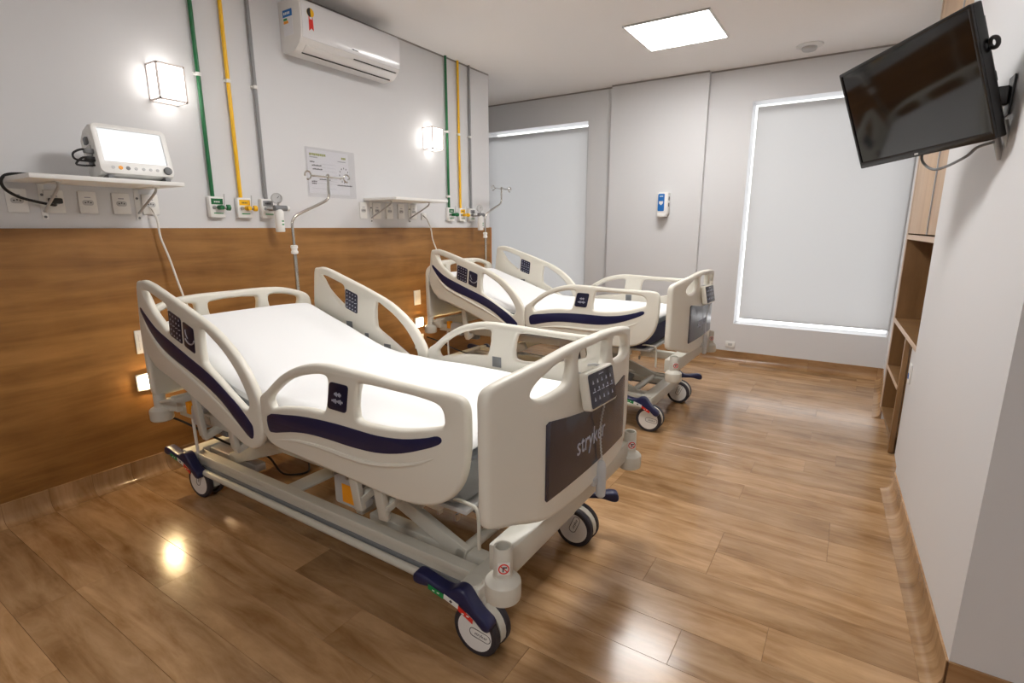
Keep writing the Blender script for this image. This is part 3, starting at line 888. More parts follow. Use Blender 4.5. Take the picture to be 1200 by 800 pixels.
# mattresses with their white sheets
def sweep_pad(mb, xs, zt, half, thick, r, m, crown=0.0, wrinkle=0.0):
    """rounded slab following zt(x); zt is the top, thick the depth"""
    def section(hw, th, rr):
        pts = []
        for (cy, cz, a0) in ((hw - rr, -rr, 90), (hw - rr, -th + rr, 0), (-hw + rr, -th + rr, -90), (-hw + rr, -rr, -180)):
            for k in range(7):
                a = math.radians(a0 - 90 * k / 6)
                pts.append((cy + rr * math.cos(a), cz + rr * math.sin(a)))
            if a0 == -180:
                pass
        top = [( -hw + rr + (2 * hw - 2 * rr) * (i + 1) / 15, 0.0) for i in range(14)]
        return pts + top
    b = bmesh.new(); rings = []
    n = len(xs)
    for i, x in enumerate(xs):
        d = min(x - xs[0], xs[-1] - x)
        ins = r - math.sqrt(max(0.0, r * r - (r - min(d, r)) ** 2))
        sec = section(half - ins * 0.9, thick - 1.2 * ins, max(r - ins * 0.5, 0.012))
        z = zt(x) - ins * 0.6
        ring = []
        for (v, dz) in sec:
            zz = z + dz
            if dz > -r:
                zz += crown * (1 - (v / half) ** 2)
                if wrinkle:
                    zz += wrinkle * (noise.noise(Vector((x * 5.0, v * 3.0, 1.7))) + 0.5 * noise.noise(Vector((x * 13.0, v * 7.0, 4.1))))
            ring.append(b.verts.new((x, v, zz)))
        rings.append(ring)
    K = len(rings[0])
    for A, B in zip(rings, rings[1:]):
        for k in range(K):
            b.faces.new((A[k], A[(k + 1) % K], B[(k + 1) % K], B[k]))
    b.faces.new(rings[0]); b.faces.new(rings[-1][::-1])
    bmesh.ops.recalc_face_normals(b, faces=b.faces[:])
    return mb.add(b, m)
def top_z(x):
    hinge, rr = 1.20, 0.16
    z0 = 0.708
    if x > hinge + rr: return z0
    t = 0.31
    if x < hinge - rr: return z0 + (hinge - x) * t
    s = (hinge + rr - x)
    return z0 + t * s * s / (4 * rr)
def xs_of(x0, x1):
    r = [x0, x0 + 0.008, x0 + 0.02, x0 + 0.035, x0 + 0.05]
    k = 26
    mid = [x0 + 0.07 + (x1 - x0 - 0.14) * i / k for i in range(k + 1)]
    return r + mid + [x1 - 0.05, x1 - 0.035, x1 - 0.02, x1 - 0.008, x1]
def mattress(dx, base, label, m):
    loc = (BX + dx.x, BY + dx.y, 0.51 + dx.z)
    r = thing('mattress', loc, label, 'mattress', 'mattresses on the beds')
    T = Matrix.Translation((-BX, 0, -0.51))
    sweep_pad(MB(T=T), xs_of(0.495, 2.285), lambda x: top_z(x) - 0.004, 0.415, 0.194, 0.045, m).obj('core', r)
    sweep_pad(MB(T=T), xs_of(0.488, 2.292), top_z, 0.422, 0.075, 0.05, M['sheet'], crown=0.012, wrinkle=0.004).obj('fitted_sheet', r)
    return r
mattress(Vector((0, 0, 0)), None, 'mattress under a bright white sheet, grey at its foot end, on the near bed', M['matgrey'])
mattress(BED2 + Vector((0, 0, RISE)), None, 'mattress under a white sheet, navy at its foot end, on the far bed', M['matnavy'])

# handsets hung on the footboards
def handset(label):
    loc = Vector((2.538, 1.510, 0.846))
    r = thing('bed_handset', loc, label, 'remote control', 'handsets hung on the footboards')
    X = Matrix.Rotation(math.radians(-4), 4, 'Z') @ Matrix.Rotation(math.radians(-11), 4, 'Y') @ YZ(0.0)
    b = MB(T=X)
    b.plate([round_rect(0.180, 0.122, 0.012)], 0.016, 0.006, M['plastic'], Matrix.Translation((0, 0, 0.018)), 2)
    b.obj('case', r)
    k = MB(T=X).plate([round_rect(0.166, 0.108, 0.008)], 0.0012, 0.0004, M['panel'], Matrix.Translation((0, 0, 0.0345)), 1)
    for rw in range(3):
        for c in range(5):
            x, yy = -0.058 + c * 0.029, 0.026 - rw * 0.027
            if rw == 1:
                k.box((x, yy - 0.004, 0.0358), (0.020, 0.003, 0.0006), M['print'])
                k.box((x + 0.004, yy + 0.004, 0.0358), (0.006, 0.008, 0.0006), M['print'])
            else:
                k.prism([(x - 0.005, yy - 0.006), (x + 0.005, yy - 0.006), (x, yy + 0.007)], 0.0355, 0.0361, M['print'])
    k.box((0.0, 0.044, 0.0358), (0.03, 0.003, 0.0006), M['print'])
    k.obj('key_panel', r)
    for v in (-0.065, 0.065):
        h = MB()
        h.tube(smooth_open([(0.004, v, 0.036), (-0.004, v, 0.052), (-0.025, v, 0.056), (-0.05, v, 0.050)], 4), 0.0045, M['lgrey'])
        h.obj('hook', r)
    c = MB()
    pts = []
    P = smooth_open([Vector((0.03, 0.030, -0.06)), Vector((0.010, 0.052, -0.14)), Vector((0.006, 0.066, -0.22)), Vector((0.006, 0.085, -0.295))], 40)
    for i, p in enumerate(P):
        a = i * 0.9
        pts.append(p + Vector((0.0012 * math.cos(a), 0.0012 * math.sin(a), 0)))
    c.tube(pts, 0.0026, M['lgrey'], 6)
    c.obj('coiled_cable', r)
    g = MB().lathe([(0.010, 0.0), (0.017, 0.008), (0.018, 0.10), (0.014, 0.13), (0.008, 0.138)], (0.004, 0.085, -0.43), (0, 0, 1), M['lgrey'], 16)
    g.box((-0.01, 0.060, -0.36), (0.02, 0.04, 0.03), M['lgrey'], 0.004)
    g.obj('cable_clip', r)
    return r
h1 = handset('grey handset with dark keys hung on the footboard of the near bed')
h2 = copy_tree(h1)
h2.location = h1.location + BED2 + Vector((0, 0.02, RISE))
h2['label'] = 'grey handset hung on the footboard of the far bed'

# infusion poles
def iv_pole(off, z_base, label):
    bx, by = 0.345, 1.989
    loc = (bx + off.x, by + off.y, z_base)
    r = thing('infusion_pole', loc, label, 'infusion pole', 'bent chrome infusion poles')
    o = (bx, by, 0.50)
    b = MB(o)
    b.cyl((bx, by, 0.50), (bx, by, 1.225), 0.0115, M['chrome'], n=14)
    b.obj('lower_tube', r)
    b = MB(o).lathe([(0.0125, 0), (0.021, 0.004), (0.021, 0.016), (0.017, 0.02), (0.017, 0.032), (0.021, 0.036), (0.021, 0.05), (0.0125, 0.054)], (bx, by, 1.195), (0, 0, 1), M['white'], 18)
    b.obj('clamp_collar', r)
    b = MB(o)
    pts = smooth_open([(bx, by, 1.24), (bx, by, 1.33), (bx, by, 1.375), (bx, by + 0.012, 1.402), (bx, by + 0.05, 1.432), (bx, by + 0.22, 1.502), (bx, by + 0.265, 1.525), (bx, by + 0.282, 1.55), (bx, by + 0.283, 1.60), (bx, by + 0.285, 1.665)], 5)
    b.tube(pts, 0.0085, M['chrome'], 12)
    b.obj('bent_tube', r)
    b = MB(o)
    cx, cy, cz = bx, by + 0.285, 1.665
    b.tube([(cx, cy - 0.115, cz), (cx, cy + 0.115, cz)], 0.0055, M['chrome'])
    for s in (-1, 1):
        ring = [(cx, cy + s * (0.125 + 0.022 * (1 - math.cos(a))), cz + 0.024 * math.sin(a)) for a in [PI * k / 7 - 0.2 for k in range(-4, 9)]]
        b.tube(ring, 0.005, M['chrome'])
    b.lathe([(0.006, 0), (0.011, 0.004), (0.011, 0.016), (0.004, 0.022)], (cx, cy, cz - 0.004), (0, 0, 1), M['chrome'], 14)
    b.obj('hook_bar', r)
iv_pole(Vector((0, 0, 0)), 0.50, 'bent chrome infusion pole at the head of the near bed, before the poster')
iv_pole(BED2 + Vector((0.02, 0.02, 0)), 0.50 + RISE, 'bent chrome infusion pole at the head of the far bed, near the wainscot end')

# ------------------------------------------------------------------ bed wall: shelves, monitor, outlets, pipes
def wall_shelf(y0, y1, d, z, label, arms):
    loc = (0, (y0 + y1) / 2, z)
    r = thing('wall_shelf', loc, label, 'shelf', 'white wall shelves')
    MB(loc).bx(0, d, y0, y1, z, z + 0.02, M['white'], 0.003).obj('board', r)
    for ya in arms:
        b = MB(loc)
        b.bx(0, 0.004, ya - 0.012, ya + 0.012, z - 0.16, z, M['white'], 0.001)
        b.bx(0, 0.24, ya - 0.012, ya + 0.012, z - 0.004, z, M['white'], 0.001)
        b.tube(smooth_open([(0.004, ya, z - 0.125), (0.06, ya, z - 0.10), (0.20, ya, z - 0.035), (0.225, ya, z - 0.015), (0.225, ya, z - 0.002)], 4), 0.006, M['lgrey'])
        br = b.obj('bracket', r)
        g = MB(loc)
        for dz in (-0.15, -0.05):
            g.cyl((0.003, ya, z + dz), (0.007, ya, z + dz), 0.006, M['grey'], n=10)
        g.obj('screw', br)
wall_shelf(0.80, 1.40, 0.35, 1.552, 'white wall shelf carrying the patient monitor', (0.93, 1.32))
wall_shelf(2.86, 3.45, 0.35, 1.552, 'empty white wall shelf right of the poster', (2.93, 3.355))

# patient monitor
loc = (0.22, 1.225, 1.572)
r = thing('patient_monitor', loc, 'light grey patient monitor with a glowing blank screen on the near shelf', 'monitor')
TL = Matrix.Translation(loc) @ Matrix.Rotation(math.radians(-14), 4, 'Y')
b = MB(loc, TL)
side = [(0.07, 0.0), (0.085, 0.012), (0.085, 0.215), (0.07, 0.228), (0.0, 0.222), (-0.05, 0.19), (-0.05, 0.03), (0.0, 0.0)]
b.prism(side, -0.155, 0.155, M['white'], XZ(0.0), 0.006)
b.obj('housing', r)
b = MB(loc, TL).plate([round_rect(0.31, 0.228, 0.026), round_rect(0.262, 0.150, 0.004, 2, 0.0, 0.018)], 0.005, 0.003, M['white'], YZ(0.088) @ Matrix.Translation((0, 0.115, 0)), 2)
b.obj('front_bezel', r)
MB(loc, TL).bx(0.0845, 0.0872, -0.131, 0.131, 0.058, 0.208, M['screen']).obj('screen', r)
b = MB(loc, TL)
for i, yk in enumerate((-0.105, -0.075, -0.045, -0.012, 0.02, 0.05, 0.08)):
    m = M['orange'] if i == 1 else (M['grey'] if i == 2 else M['lgrey'])
    b.cyl((0.090, yk, 0.030), (0.095, yk, 0.030), 0.009 if i in (1, 2) else 0.007, m, n=12)
b.obj('button', r)
MB(loc, TL).lathe([(0.018, 0), (0.018, 0.012), (0.012, 0.016), (0.0, 0.016)], (0.090, 0.125, 0.030), (1, 0, 0), M['grey'], 18).obj('knob', r)
b = MB(loc, TL).bx(0.0, 0.05, -0.162, -0.152, 0.09, 0.14, M['lgrey'], 0.003).bx(0.01, 0.04, -0.166, -0.152, 0.15, 0.18, M['grey'], 0.003).bx(0.01, 0.04, -0.166, -0.152, 0.05, 0.08, M['grey'], 0.003)
b.obj('connector_panel', r)
b = MB(loc)
for yk in (-0.12, 0.12):
    b.bx(0.15, 0.31, loc[1] + yk - 0.012, loc[1] + yk + 0.012, 1.572, 1.590, M['grey'], 0.003)
b.obj('foot', r)
b = MB(loc)
b.tube(smooth_open([(0.25, 1.07, 1.69), (0.25, 1.03, 1.695), (0.25, 0.995, 1.675), (0.25, 1.0, 1.65), (0.26, 1.045, 1.645), (0.26, 1.07, 1.65)], 5), 0.0045, M['cable'])
b.tube(smooth_open([(0.25, 1.07, 1.655), (0.25, 1.03, 1.66), (0.25, 1.0, 1.63), (0.25, 1.03, 1.625), (0.25, 1.07, 1.63)], 5), 0.0045, M['cable'])
b.bx(0.235, 0.262, 1.035, 1.075, 1.645, 1.666, M['black'], 0.004).bx(0.235, 0.262, 1.035, 1.075, 1.68, 1.70, M['grey'], 0.004)
b.obj('sensor_cable', r)
# black mains cord from the shelf to the wall
b = MB((0.05, 0.80, 1.55))
b.tube(smooth_open([(0.12, 0.90, 1.582), (0.07, 0.85, 1.585), (0.055, 0.805, 1.578), (0.05, 0.786, 1.551), (0.05, 0.796, 1.516), (0.05, 0.835, 1.487), (0.05, 0.886, 1.470), (0.045, 0.951, 1.456), (0.03, 0.968, 1.458)], 6), 0.0065, M['cable'])
b.bx(0.012, 0.045, 0.945, 0.995, 1.463, 1.488, M['black'], 0.006)
tag(b.obj('power_cord', loc=(0.05, 0.80, 1.55)), 'black power cord looping from the near shelf down to a wall socket', 'cord')

def outlet(y0, y1, z0, z1, label, group, x=0.0, kind='socket'):
    loc = (x, (y0 + y1) / 2, (z0 + z1) / 2)
    r = thing('wall_outlet', loc, label, 'outlet', group)
    MB(loc).bx(x, x + 0.010, y0, y1, z0, z1, M['white'], 0.0035).obj('cover_plate', r)
    b = MB(loc)
    c = Vector((x + 0.0105, loc[1], loc[2]))
    if kind == 'socket':
        pts = [(c.x, c.y + p[0], c.z + p[1]) for p in round_rect(0.046, 0.026, 0.012)]
        b.plate([round_rect(0.046, 0.026, 0.012)], 0.0012, 0.0003, M['lgrey'], YZ(c.x) @ Matrix.Translation((c.y, c.z, 0)), 1)
        for k in (-1, 0, 1):
            b.cyl((c.x + 0.001, c.y + k * 0.011, c.z + (0.003 if k == 0 else 0)), (c.x + 0.002, c.y + k * 0.011, c.z + (0.003 if k == 0 else 0)), 0.0032, M['dark'], n=10)
        b.bx(c.x - 0.001, c.x + 0.001, c.y - 0.012, c.y + 0.012, c.z + 0.022, c.z + 0.027, M['inklight'])
        b.obj('socket_insert', r)
    else:
        b.bx(c.x - 0.002, c.x + 0.002, y0 + 0.015, y1 - 0.015, z0 + 0.02, loc[2] - 0.002, M['white'], 0.001)
        b.bx(c.x - 0.002, c.x + 0.002, y0 + 0.015, y1 - 0.015, loc[2] + 0.002, z1 - 0.02, M['white'], 0.001)
        b.obj('rocker', r)
    return r
names = ['leftmost', 'second', 'third', 'fourth', 'fifth']
for i, (a, c) in enumerate(((0.80, 0.875), (0.935, 1.01), (1.065, 1.14), (1.205, 1.285), (1.34, 1.42))):
    outlet(a, c, 1.42, 1.525, 'white socket plate, %s from the left in the row under the monitor shelf' % names[i], 'sockets under the near shelf')
for i, (a, c) in enumerate(((2.815, 2.885), (2.945, 3.03), (3.085, 3.16), (3.215, 3.29), (3.365, 3.44))):
    outlet(a, c, 1.42, 1.54, 'white socket plate, %s from the left in the row under the empty shelf' % names[i], 'sockets under the far shelf')
outlet(3.497, 3.56, 1.415, 1.475, 'small white plate just right of the empty shelf where a white cable starts', 'sockets under the far shelf', 0.0, 'rocker')
outlet(1.203, 1.262, 0.688, 0.815, 'white switch plate on the wainscot just left of the near bed head', 'switch plates on the wainscot', 0.02, 'rocker')
outlet(3.345, 3.425, 0.688, 0.815, 'white switch plate on the wainscot just left of the far bed head', 'switch plates on the wainscot', 0.02, 'rocker')
outlet(3.335, 3.445, 0.30, 0.42, 'white low socket plate on the wainscot under the far night light', 'switch plates on the wainscot', 0.02, 'socket')

def night_light(y0, label):
    loc = (0.02, y0 + 0.048, 0.53)
    r = thing('night_light', loc, label, 'night light', 'night lights near the floor')
    MB(loc).plate([round_rect(0.105, 0.092, 0.006), round_rect(0.062, 0.05, 0.003, 2)], 0.006, 0.002, M['white'], YZ(0.026) @ Matrix.Translation((loc[1], loc[2], 0)), 1).obj('cover_plate', r)
    MB(loc).bx(0.021, 0.042, loc[1] - 0.031, loc[1] + 0.031, loc[2] - 0.025, loc[2] + 0.025, M['foot']).obj('lens', r)
night_light(1.182, 'glowing white night light low on the wainscot beside the near bed')
night_light(3.350, 'glowing white night light low on the wainscot beside the far bed')

# white cables from the wall rows to the beds
b = MB((0.02, 1.37, 1.46))
b.tube(smooth_open([(0.012, 1.372, 1.462), (0.03, 1.378, 1.44), (0.05, 1.383, 1.39), (0.055, 1.386, 1.30), (0.065, 1.41, 1.19), (0.10, 1.43, 1.02), (0.16, 1.44, 0.88), (0.30, 1.44, 0.72), (0.36, 1.44, 0.60)], 6), 0.0055, M['wcable'])
tag(b.obj('call_cable', loc=(0.02, 1.37, 1.46)), 'white cable hanging from the near socket row down behind the near bed head', 'cable', 'white call cables')
b = MB((0.02, 3.47, 1.47))
b.tube(smooth_open([(0.012, 3.515, 1.455), (0.03, 3.50, 1.45), (0.05, 3.52, 1.42), (0.05, 3.566, 1.341), (0.05, 3.584, 1.252), (0.06, 3.615, 1.169), (0.12, 3.61, 1.05), (0.20, 3.60, 0.90)], 6), 0.0055, M['wcable'])
tag(b.obj('call_cable', loc=(0.02, 3.47, 1.47)), 'white cable hanging from the small plate down behind the far bed head', 'cable', 'white call cables')

# gas pipes and outlets
def pipe(yt, z0, m, colour, where):
    loc = (0.018, yt, z0)
    r = thing('gas_pipe', loc, '%s gas pipe running up the wall %s' % (colour, where), 'pipe', 'medical gas pipes')
    MB(loc).cyl((0.018, yt, z0), (0.018, yt, CH), 0.011, m, n=14).obj('tube', r)
    for zc in (2.187,) + ((1.63,) if colour == 'green' and yt > 3 else ()):
        b = MB(loc).lathe([(0.0112, -0.010), (0.0145, -0.008), (0.0145, 0.008), (0.0112, 0.010)], (0.018, yt, zc), (0, 0, 1), M['white'], 16)
        b.bx(0, 0.012, yt - 0.02, yt + 0.02, zc - 0.008, zc + 0.008, M['white'], 0.002)
        b.obj('clamp', r)
def gas_outlet(yc, z0, z1, m, colour, where, label):
    loc = (0.0, yc, z0)
    r = thing('gas_outlet', loc, label, 'gas outlet', 'medical gas outlets')
    MB(loc).bx(0, 0.035, yc - 0.045, yc + 0.045, z0, z1, M['white'], 0.006).obj('box', r)
    b = MB(loc).bx(0.035, 0.0365, yc - 0.034, yc + 0.034, z1 - 0.045, z1 - 0.012, m)
    for i in range(4):
        b.bx(0.0365, 0.037, yc - 0.018 + i * 0.009, yc - 0.012 + i * 0.009, z1 - 0.034, z1 - 0.026, M['ink'] if colour != 'green' else M['stwhite'])
    b.obj('name_plate', r)
    MB(loc).bx(0.035, 0.0362, yc - 0.024, yc + 0.030, z0 + 0.022, z0 + 0.028, M['stgreen']).obj('print_line', r)
    b = MB(loc).cyl((0.035, yc - 0.02, z0 + 0.058), (0.045, yc - 0.02, z0 + 0.058), 0.010, M['steel'], n=14)
    b.cyl((0.035, yc + 0.008, z0 + 0.058), (0.075, yc + 0.008, z0 + 0.058), 0.013, M['steel'] if colour == 'grey' else m, n=16)
    b.obj('connector', r)
    if colour != 'grey':
        b = MB(loc).cyl((0.058, yc + 0.008, z0 + 0.058), (0.058, yc + 0.050, z0 + 0.058), 0.009, M['steel'], n=12)
        b.cyl((0.058, yc + 0.028, z0 + 0.060), (0.058, yc + 0.034, z0 + 0.135), 0.0035, M['lgrey'], n=8)
        b.obj('valve', r)
        MB(loc).lathe([(0.010, 0), (0.017, 0.003), (0.017, 0.022), (0.008, 0.027)], (0.058, yc + 0.038, z0 + 0.058), (0.2, 1, 0), m, 16).obj('knob', r)
    return r
for (y0, where, wl, ynear) in ((0.0, 'above the near bed', 'near', 0), (2.153, 'beside the far wall lamp', 'far', 1)):
    pipe(1.709 + y0, 1.53, M['green'], 'green', where)
    pipe(1.878 + y0, 1.53, M['yellow'], 'yellow', where)
    pipe(2.045 + y0, 1.53, M['pipegrey'], 'grey', where)
    gas_outlet(1.722 + y0, 1.41, 1.530, M['green'], 'green', where, 'white gas outlet box with a green plate and knob, %s group' % wl)
    gas_outlet(1.890 + y0, 1.41, 1.530, M['yellow'], 'yellow', where, 'white gas outlet box with a yellow plate and knob, %s group' % wl)
    gas_outlet(2.045 + y0, 1.41, 1.530, M['pipegrey'], 'grey', where, 'white vacuum outlet box with a grey plate, %s group' % wl)
    yv = 2.062 + y0
    loc = (0.08, yv, 1.33)
    r = thing('suction_regulator', loc, 'suction regulator with round gauge and white bottle on the %s vacuum outlet' % wl, 'regulator', 'suction regulators')
    b = MB(loc).cyl((0.075, yv - 0.055, 1.470), (0.115, yv + 0.02, 1.470), 0.012, M['steel'], n=14).cyl((0.115, yv - 0.03, 1.472), (0.115, yv + 0.055, 1.472), 0.017, M['grey'], n=16).cyl((0.115, yv, 1.47), (0.115, yv, 1.51), 0.007, M['steel'])
    b.obj('valve_body', r)
    b = MB(loc).lathe([(0.0, 0.0), (0.030, 0.0), (0.033, 0.004), (0.033, 0.020), (0.029, 0.022), (0.029, 0.018), (0.0, 0.018)], (0.100, yv, 1.532), (1, -0.35, 0), M['lgrey'], 24)
    b.bar((0.1195, yv - 0.006, 1.532), (0.1205, yv + 0.006, 1.545), 0.002, 0.003, M['ink'], 0)
    b.obj('gauge', r)
    MB(loc).lathe([(0.011, 0), (0.016, 0.002), (0.016, 0.020), (0.010, 0.024)], (0.115, yv + 0.052, 1.472), (0, 1, 0), M['white'], 16).obj('knob', r)
    b = MB(loc).lathe([(0.0, 0.0), (0.025, 0.0), (0.028, 0.006), (0.028, 0.118), (0.024, 0.132), (0.016, 0.140), (0.0, 0.140)], (0.115, yv, 1.325), (0, 0, 1), M['white'], 24)
    b.obj('bottle', r)
    b = MB(loc)
    d = Vector((0.94, -0.34, 0))
    for k, zz in enumerate((1.372, 1.392)):
        c = Vector((0.115, yv, zz)) + Vector((0.0, 0.0, 0)) + Vector((0.93, 0.0, 0)) * 0.029
        b.box(c + Vector((0.0, 0.004, 0)), (0.004, 0.014, 0.008), M['stgreen'])
    b.obj('scale_mark', r)

# wall lamps
def sconce(y0, label):
    yc, z0, z1, d, hw = y0 + 0.066, 2.006, 2.178, 0.11, 0.066
    loc = (0, yc, z0)
    r = thing('wall_lamp', loc, label, 'wall lamp', 'glowing square wall lamps')
    MB(loc).bx(0, 0.008, yc - hw - 0.004, yc + hw + 0.004, z0 - 0.004, z1 + 0.004, M['sconceframe'], 0.002).obj('back_plate', r)
    b = MB(loc)
    t = 0.009
    for yy in (yc - hw, yc + hw):
        for zz in (z0, z1):
            b.bx(0.004, d, yy - t / 2, yy + t / 2, zz - t / 2, zz + t / 2, M['sconceframe'])
        b.bx(d - t, d, yy - t / 2, yy + t / 2, z0, z1, M['sconceframe'])
    for zz in (z0, z1):
        b.bx(d - t, d, yc - hw, yc + hw, zz - t / 2, zz + t / 2, M['sconceframe'])
    b.obj('frame', r)
    MB(loc).bx(0.008, d - 0.003, yc - hw + 0.001, yc + hw - 0.001, z0 + 0.001, z1 - 0.001, M['sconce']).obj('glass_shade', r)
sconce(1.455, 'glowing square glass wall lamp above the patient monitor')
sconce(3.560, 'glowing square glass wall lamp above the empty shelf')

# air conditioner
loc = (0, 2.68, 2.425)
r = thing('air_conditioner', loc, 'glossy white split air conditioner under the ceiling with a red ribbon sticker', 'air conditioner')
prof = [(0.0, 2.722), (0.16, 2.722), (0.195, 2.710), (0.208, 2.685), (0.212, 2.62), (0.210, 2.54), (0.203, 2.495), (0.185, 2.468), (0.140, 2.432), (0.115, 2.425), (0.03, 2.425), (0.0, 2.445)]
y0, y1 = 2.262, 3.105
MB(loc).prism(prof, -y1, -y0, M['acside'], XZ(0.0), 0.004).obj('casing', r)
fp = [(0.17, 2.7215), (0.196, 2.713), (0.2105, 2.686), (0.2145, 2.62), (0.2125, 2.54), (0.206, 2.497), (0.20, 2.497), (0.205, 2.54), (0.206, 2.62), (0.200, 2.685), (0.185, 2.705)]
MB(loc).prism(fp, -(y1 - 0.004), -(y0 + 0.012), M['ac'], XZ(0.0)).obj('front_cover', r)
d = (Vector((0.140, 0, 2.432)) - Vector((0.185, 0, 2.468)))
b = MB(loc)
b.bar((0.163, y0 + 0.05, 2.449), (0.163, y1 - 0.04, 2.449), 0.055, 0.004, M['acside'], 0.001, up=(0.62, 0, -0.78))
b.obj('louver', r)
b = MB(loc)
b.bar((0.135, y0 + 0.05, 2.427), (0.135, y1 - 0.04, 2.427), 0.007, 0.004, M['dark'], 0, up=(0.62, 0, -0.78))
b.bar((0.190, y0 + 0.42, 2.470), (0.190, y1 - 0.03, 2.470), 0.006, 0.004, M['dark'], 0, up=(0.62, 0, -0.78))
b.obj('air_slot', r)
MB(loc).bx(0.2125, 0.2138, 2.655, 2.672, 2.518, 2.524, M['ink']).bx(0.2125, 0.2138, 2.676, 2.705, 2.518, 2.523, M['grey']).obj('maker_mark', r)
b = MB(loc)
b.cyl((0.2145, 2.335, 2.645), (0.2160, 2.335, 2.645), 0.026, M['yellow'], n=24)
b.prism([(2.309 + 0.026 - 0.026 * math.cos(t), 2.645 + 0.026 * math.sin(t)) for t in [PI * (-0.5 + k / 10) for k in range(11)]], 0.2161, 0.2166, M['black'], YZ(0.0))
b.prism([(2.320, 2.625), (2.350, 2.625), (2.352, 2.545), (2.336, 2.558), (2.318, 2.540)], 0.2150, 0.2158, M['stred'], YZ(0.0))
b.bx(0.2158, 0.2163, 2.326, 2.345, 2.608, 2.622, M['stwhite'])
b.obj('ribbon_sticker', r)
b = MB(loc)
ys = y0 - 0.0008
b.bx(0.045, 0.135, ys - 0.0006, ys + 0.001, 2.520, 2.665, M['paper'])
b.bx(0.045, 0.135, ys - 0.0012, ys + 0.001, 2.625, 2.665, M['blue'])
b.bx(0.050, 0.095, ys - 0.0012, ys + 0.001, 2.588, 2.604, M['orange'])
b.bx(0.050, 0.085, ys - 0.0012, ys + 0.001, 2.606, 2.618, M['stgreen'])
for k in range(4):
    b.bx(0.055 + 0.016 * k, 0.066 + 0.016 * k, ys - 0.0018, ys + 0.001, 2.638, 2.652, M['stwhite'])
b.obj('energy_label', r)

# information sheet in a clear sleeve
loc = (0.002, 2.58, 1.72)
r = thing('information_sheet', loc, 'white printed form in a clear plastic sleeve on the wall behind the near infusion pole', 'poster')
MB(loc).bx(0.001, 0.003, 2.385, 2.735, 1.585, 1.875, M['paper']).obj('sheet', r)
MB(loc).bx(0.005, 0.006, 2.368, 2.792, 1.560, 1.890, M['sleeve']).obj('sleeve', r)
b = MB(loc)
P = lambda y0, y1, z0, z1, m: b.bx(0.003, 0.0036, y0, y1, z0, z1, M[m])
for k in range(8):
    P(2.405 + 0.017 * k, 2.419 + 0.017 * k, 1.836 + 0.002 * (k % 2), 1.852, 'olive')
P(2.405, 2.47, 1.822, 1.829, 'inklight')
for k in range(3):
    P(2.675 + 0.013 * k, 2.686 + 0.013 * k, 1.832, 1.846, 'olive')
P(2.64, 2.71, 1.812, 1.818, 'inklight')
for zz, y_a, y_b in ((1.795, 2.405, 2.445), (1.772, 2.42, 2.50), (1.748, 2.425, 2.505), (1.70, 2.41, 2.44), (1.682, 2.475, 2.57), (1.665, 2.41, 2.455), (1.652, 2.41, 2.45), (1.65, 2.625, 2.76)):
    n = max(2, int((y_b - y_a) / 0.012))
    for k in range(n):
        P(y_a + (y_b - y_a) * k / n, y_a + (y_b - y_a) * (k + 0.8) / n, zz - 0.004, zz + 0.003 + 0.002 * (k % 2), 'ink')
for zz in (1.785, 1.762, 1.738, 1.69, 1.672, 1.655, 1.62):
    P(2.50 if zz > 1.73 else 2.405, 2.625, zz - 0.0006, zz + 0.0006, 'inklight')
for k in range(12):
    a = PI * k / 6
    yy, zz = 2.690 + 0.040 * math.cos(a), 1.722 + 0.050 * math.sin(a)
    P(yy - 0.003, yy + 0.003, zz - 0.0055, zz + 0.0055, 'ink')
b.obj('print', r)

# ------------------------------------------------------------------ ceiling items
def ceiling_light(xc, yc, label, led='led'):
    loc = (xc, yc, CH)
    r = thing('ceiling_light', loc, label, 'ceiling light', 'square ceiling light panels')
    x0, x1, y0, y1 = xc - 0.30, xc + 0.30, yc - 0.31, yc + 0.31
    t = 0.014
    b = MB(loc)
    b.bx(x0 - t, x1 + t, y0 - t, y0, CH - 0.012, CH, M['lgrey']).bx(x0 - t, x1 + t, y1, y1 + t, CH - 0.012, CH, M['white'])
    b.bx(x0 - t, x0, y0, y1, CH - 0.012, CH, M['white']).bx(x1, x1 + t, y0, y1, CH - 0.012, CH, M['white'])
    b.obj('frame', r)
    MB(loc).bx(x0, x1, y0, y1, CH - 0.010, CH - 0.002, M[led]).obj('diffuser', r)
ceiling_light(1.875, 4.375, 'square glowing flush ceiling panel above the far bed foot', 'led_dim')
ceiling_light(2.05, 2.1, 'square glowing ceiling panel above the near bed')
ceiling_light(3.2, -1.4, 'added square ceiling fill panel, unseen behind the viewer')  # extra panel added out of view as fill from the camera side

loc = (2.70, 5.29, CH)
r = thing('smoke_detector', loc, 'round white smoke detector on the ceiling near the window', 'smoke detector')
MB(loc).lathe([(0.0, 0), (0.10, 0), (0.10, 0.008), (0.085, 0.014), (0.06, 0.016), (0.0, 0.016)], (2.70, 5.29, CH), (0, 0, -1), M['white'], 32).obj('base', r)
MB(loc).lathe([(0.056, 0), (0.056, 0.016), (0.048, 0.026), (0.0, 0.030)], (2.70, 5.29, CH - 0.016), (0, 0, -1), M['lgrey'], 28).obj('sensor', r)

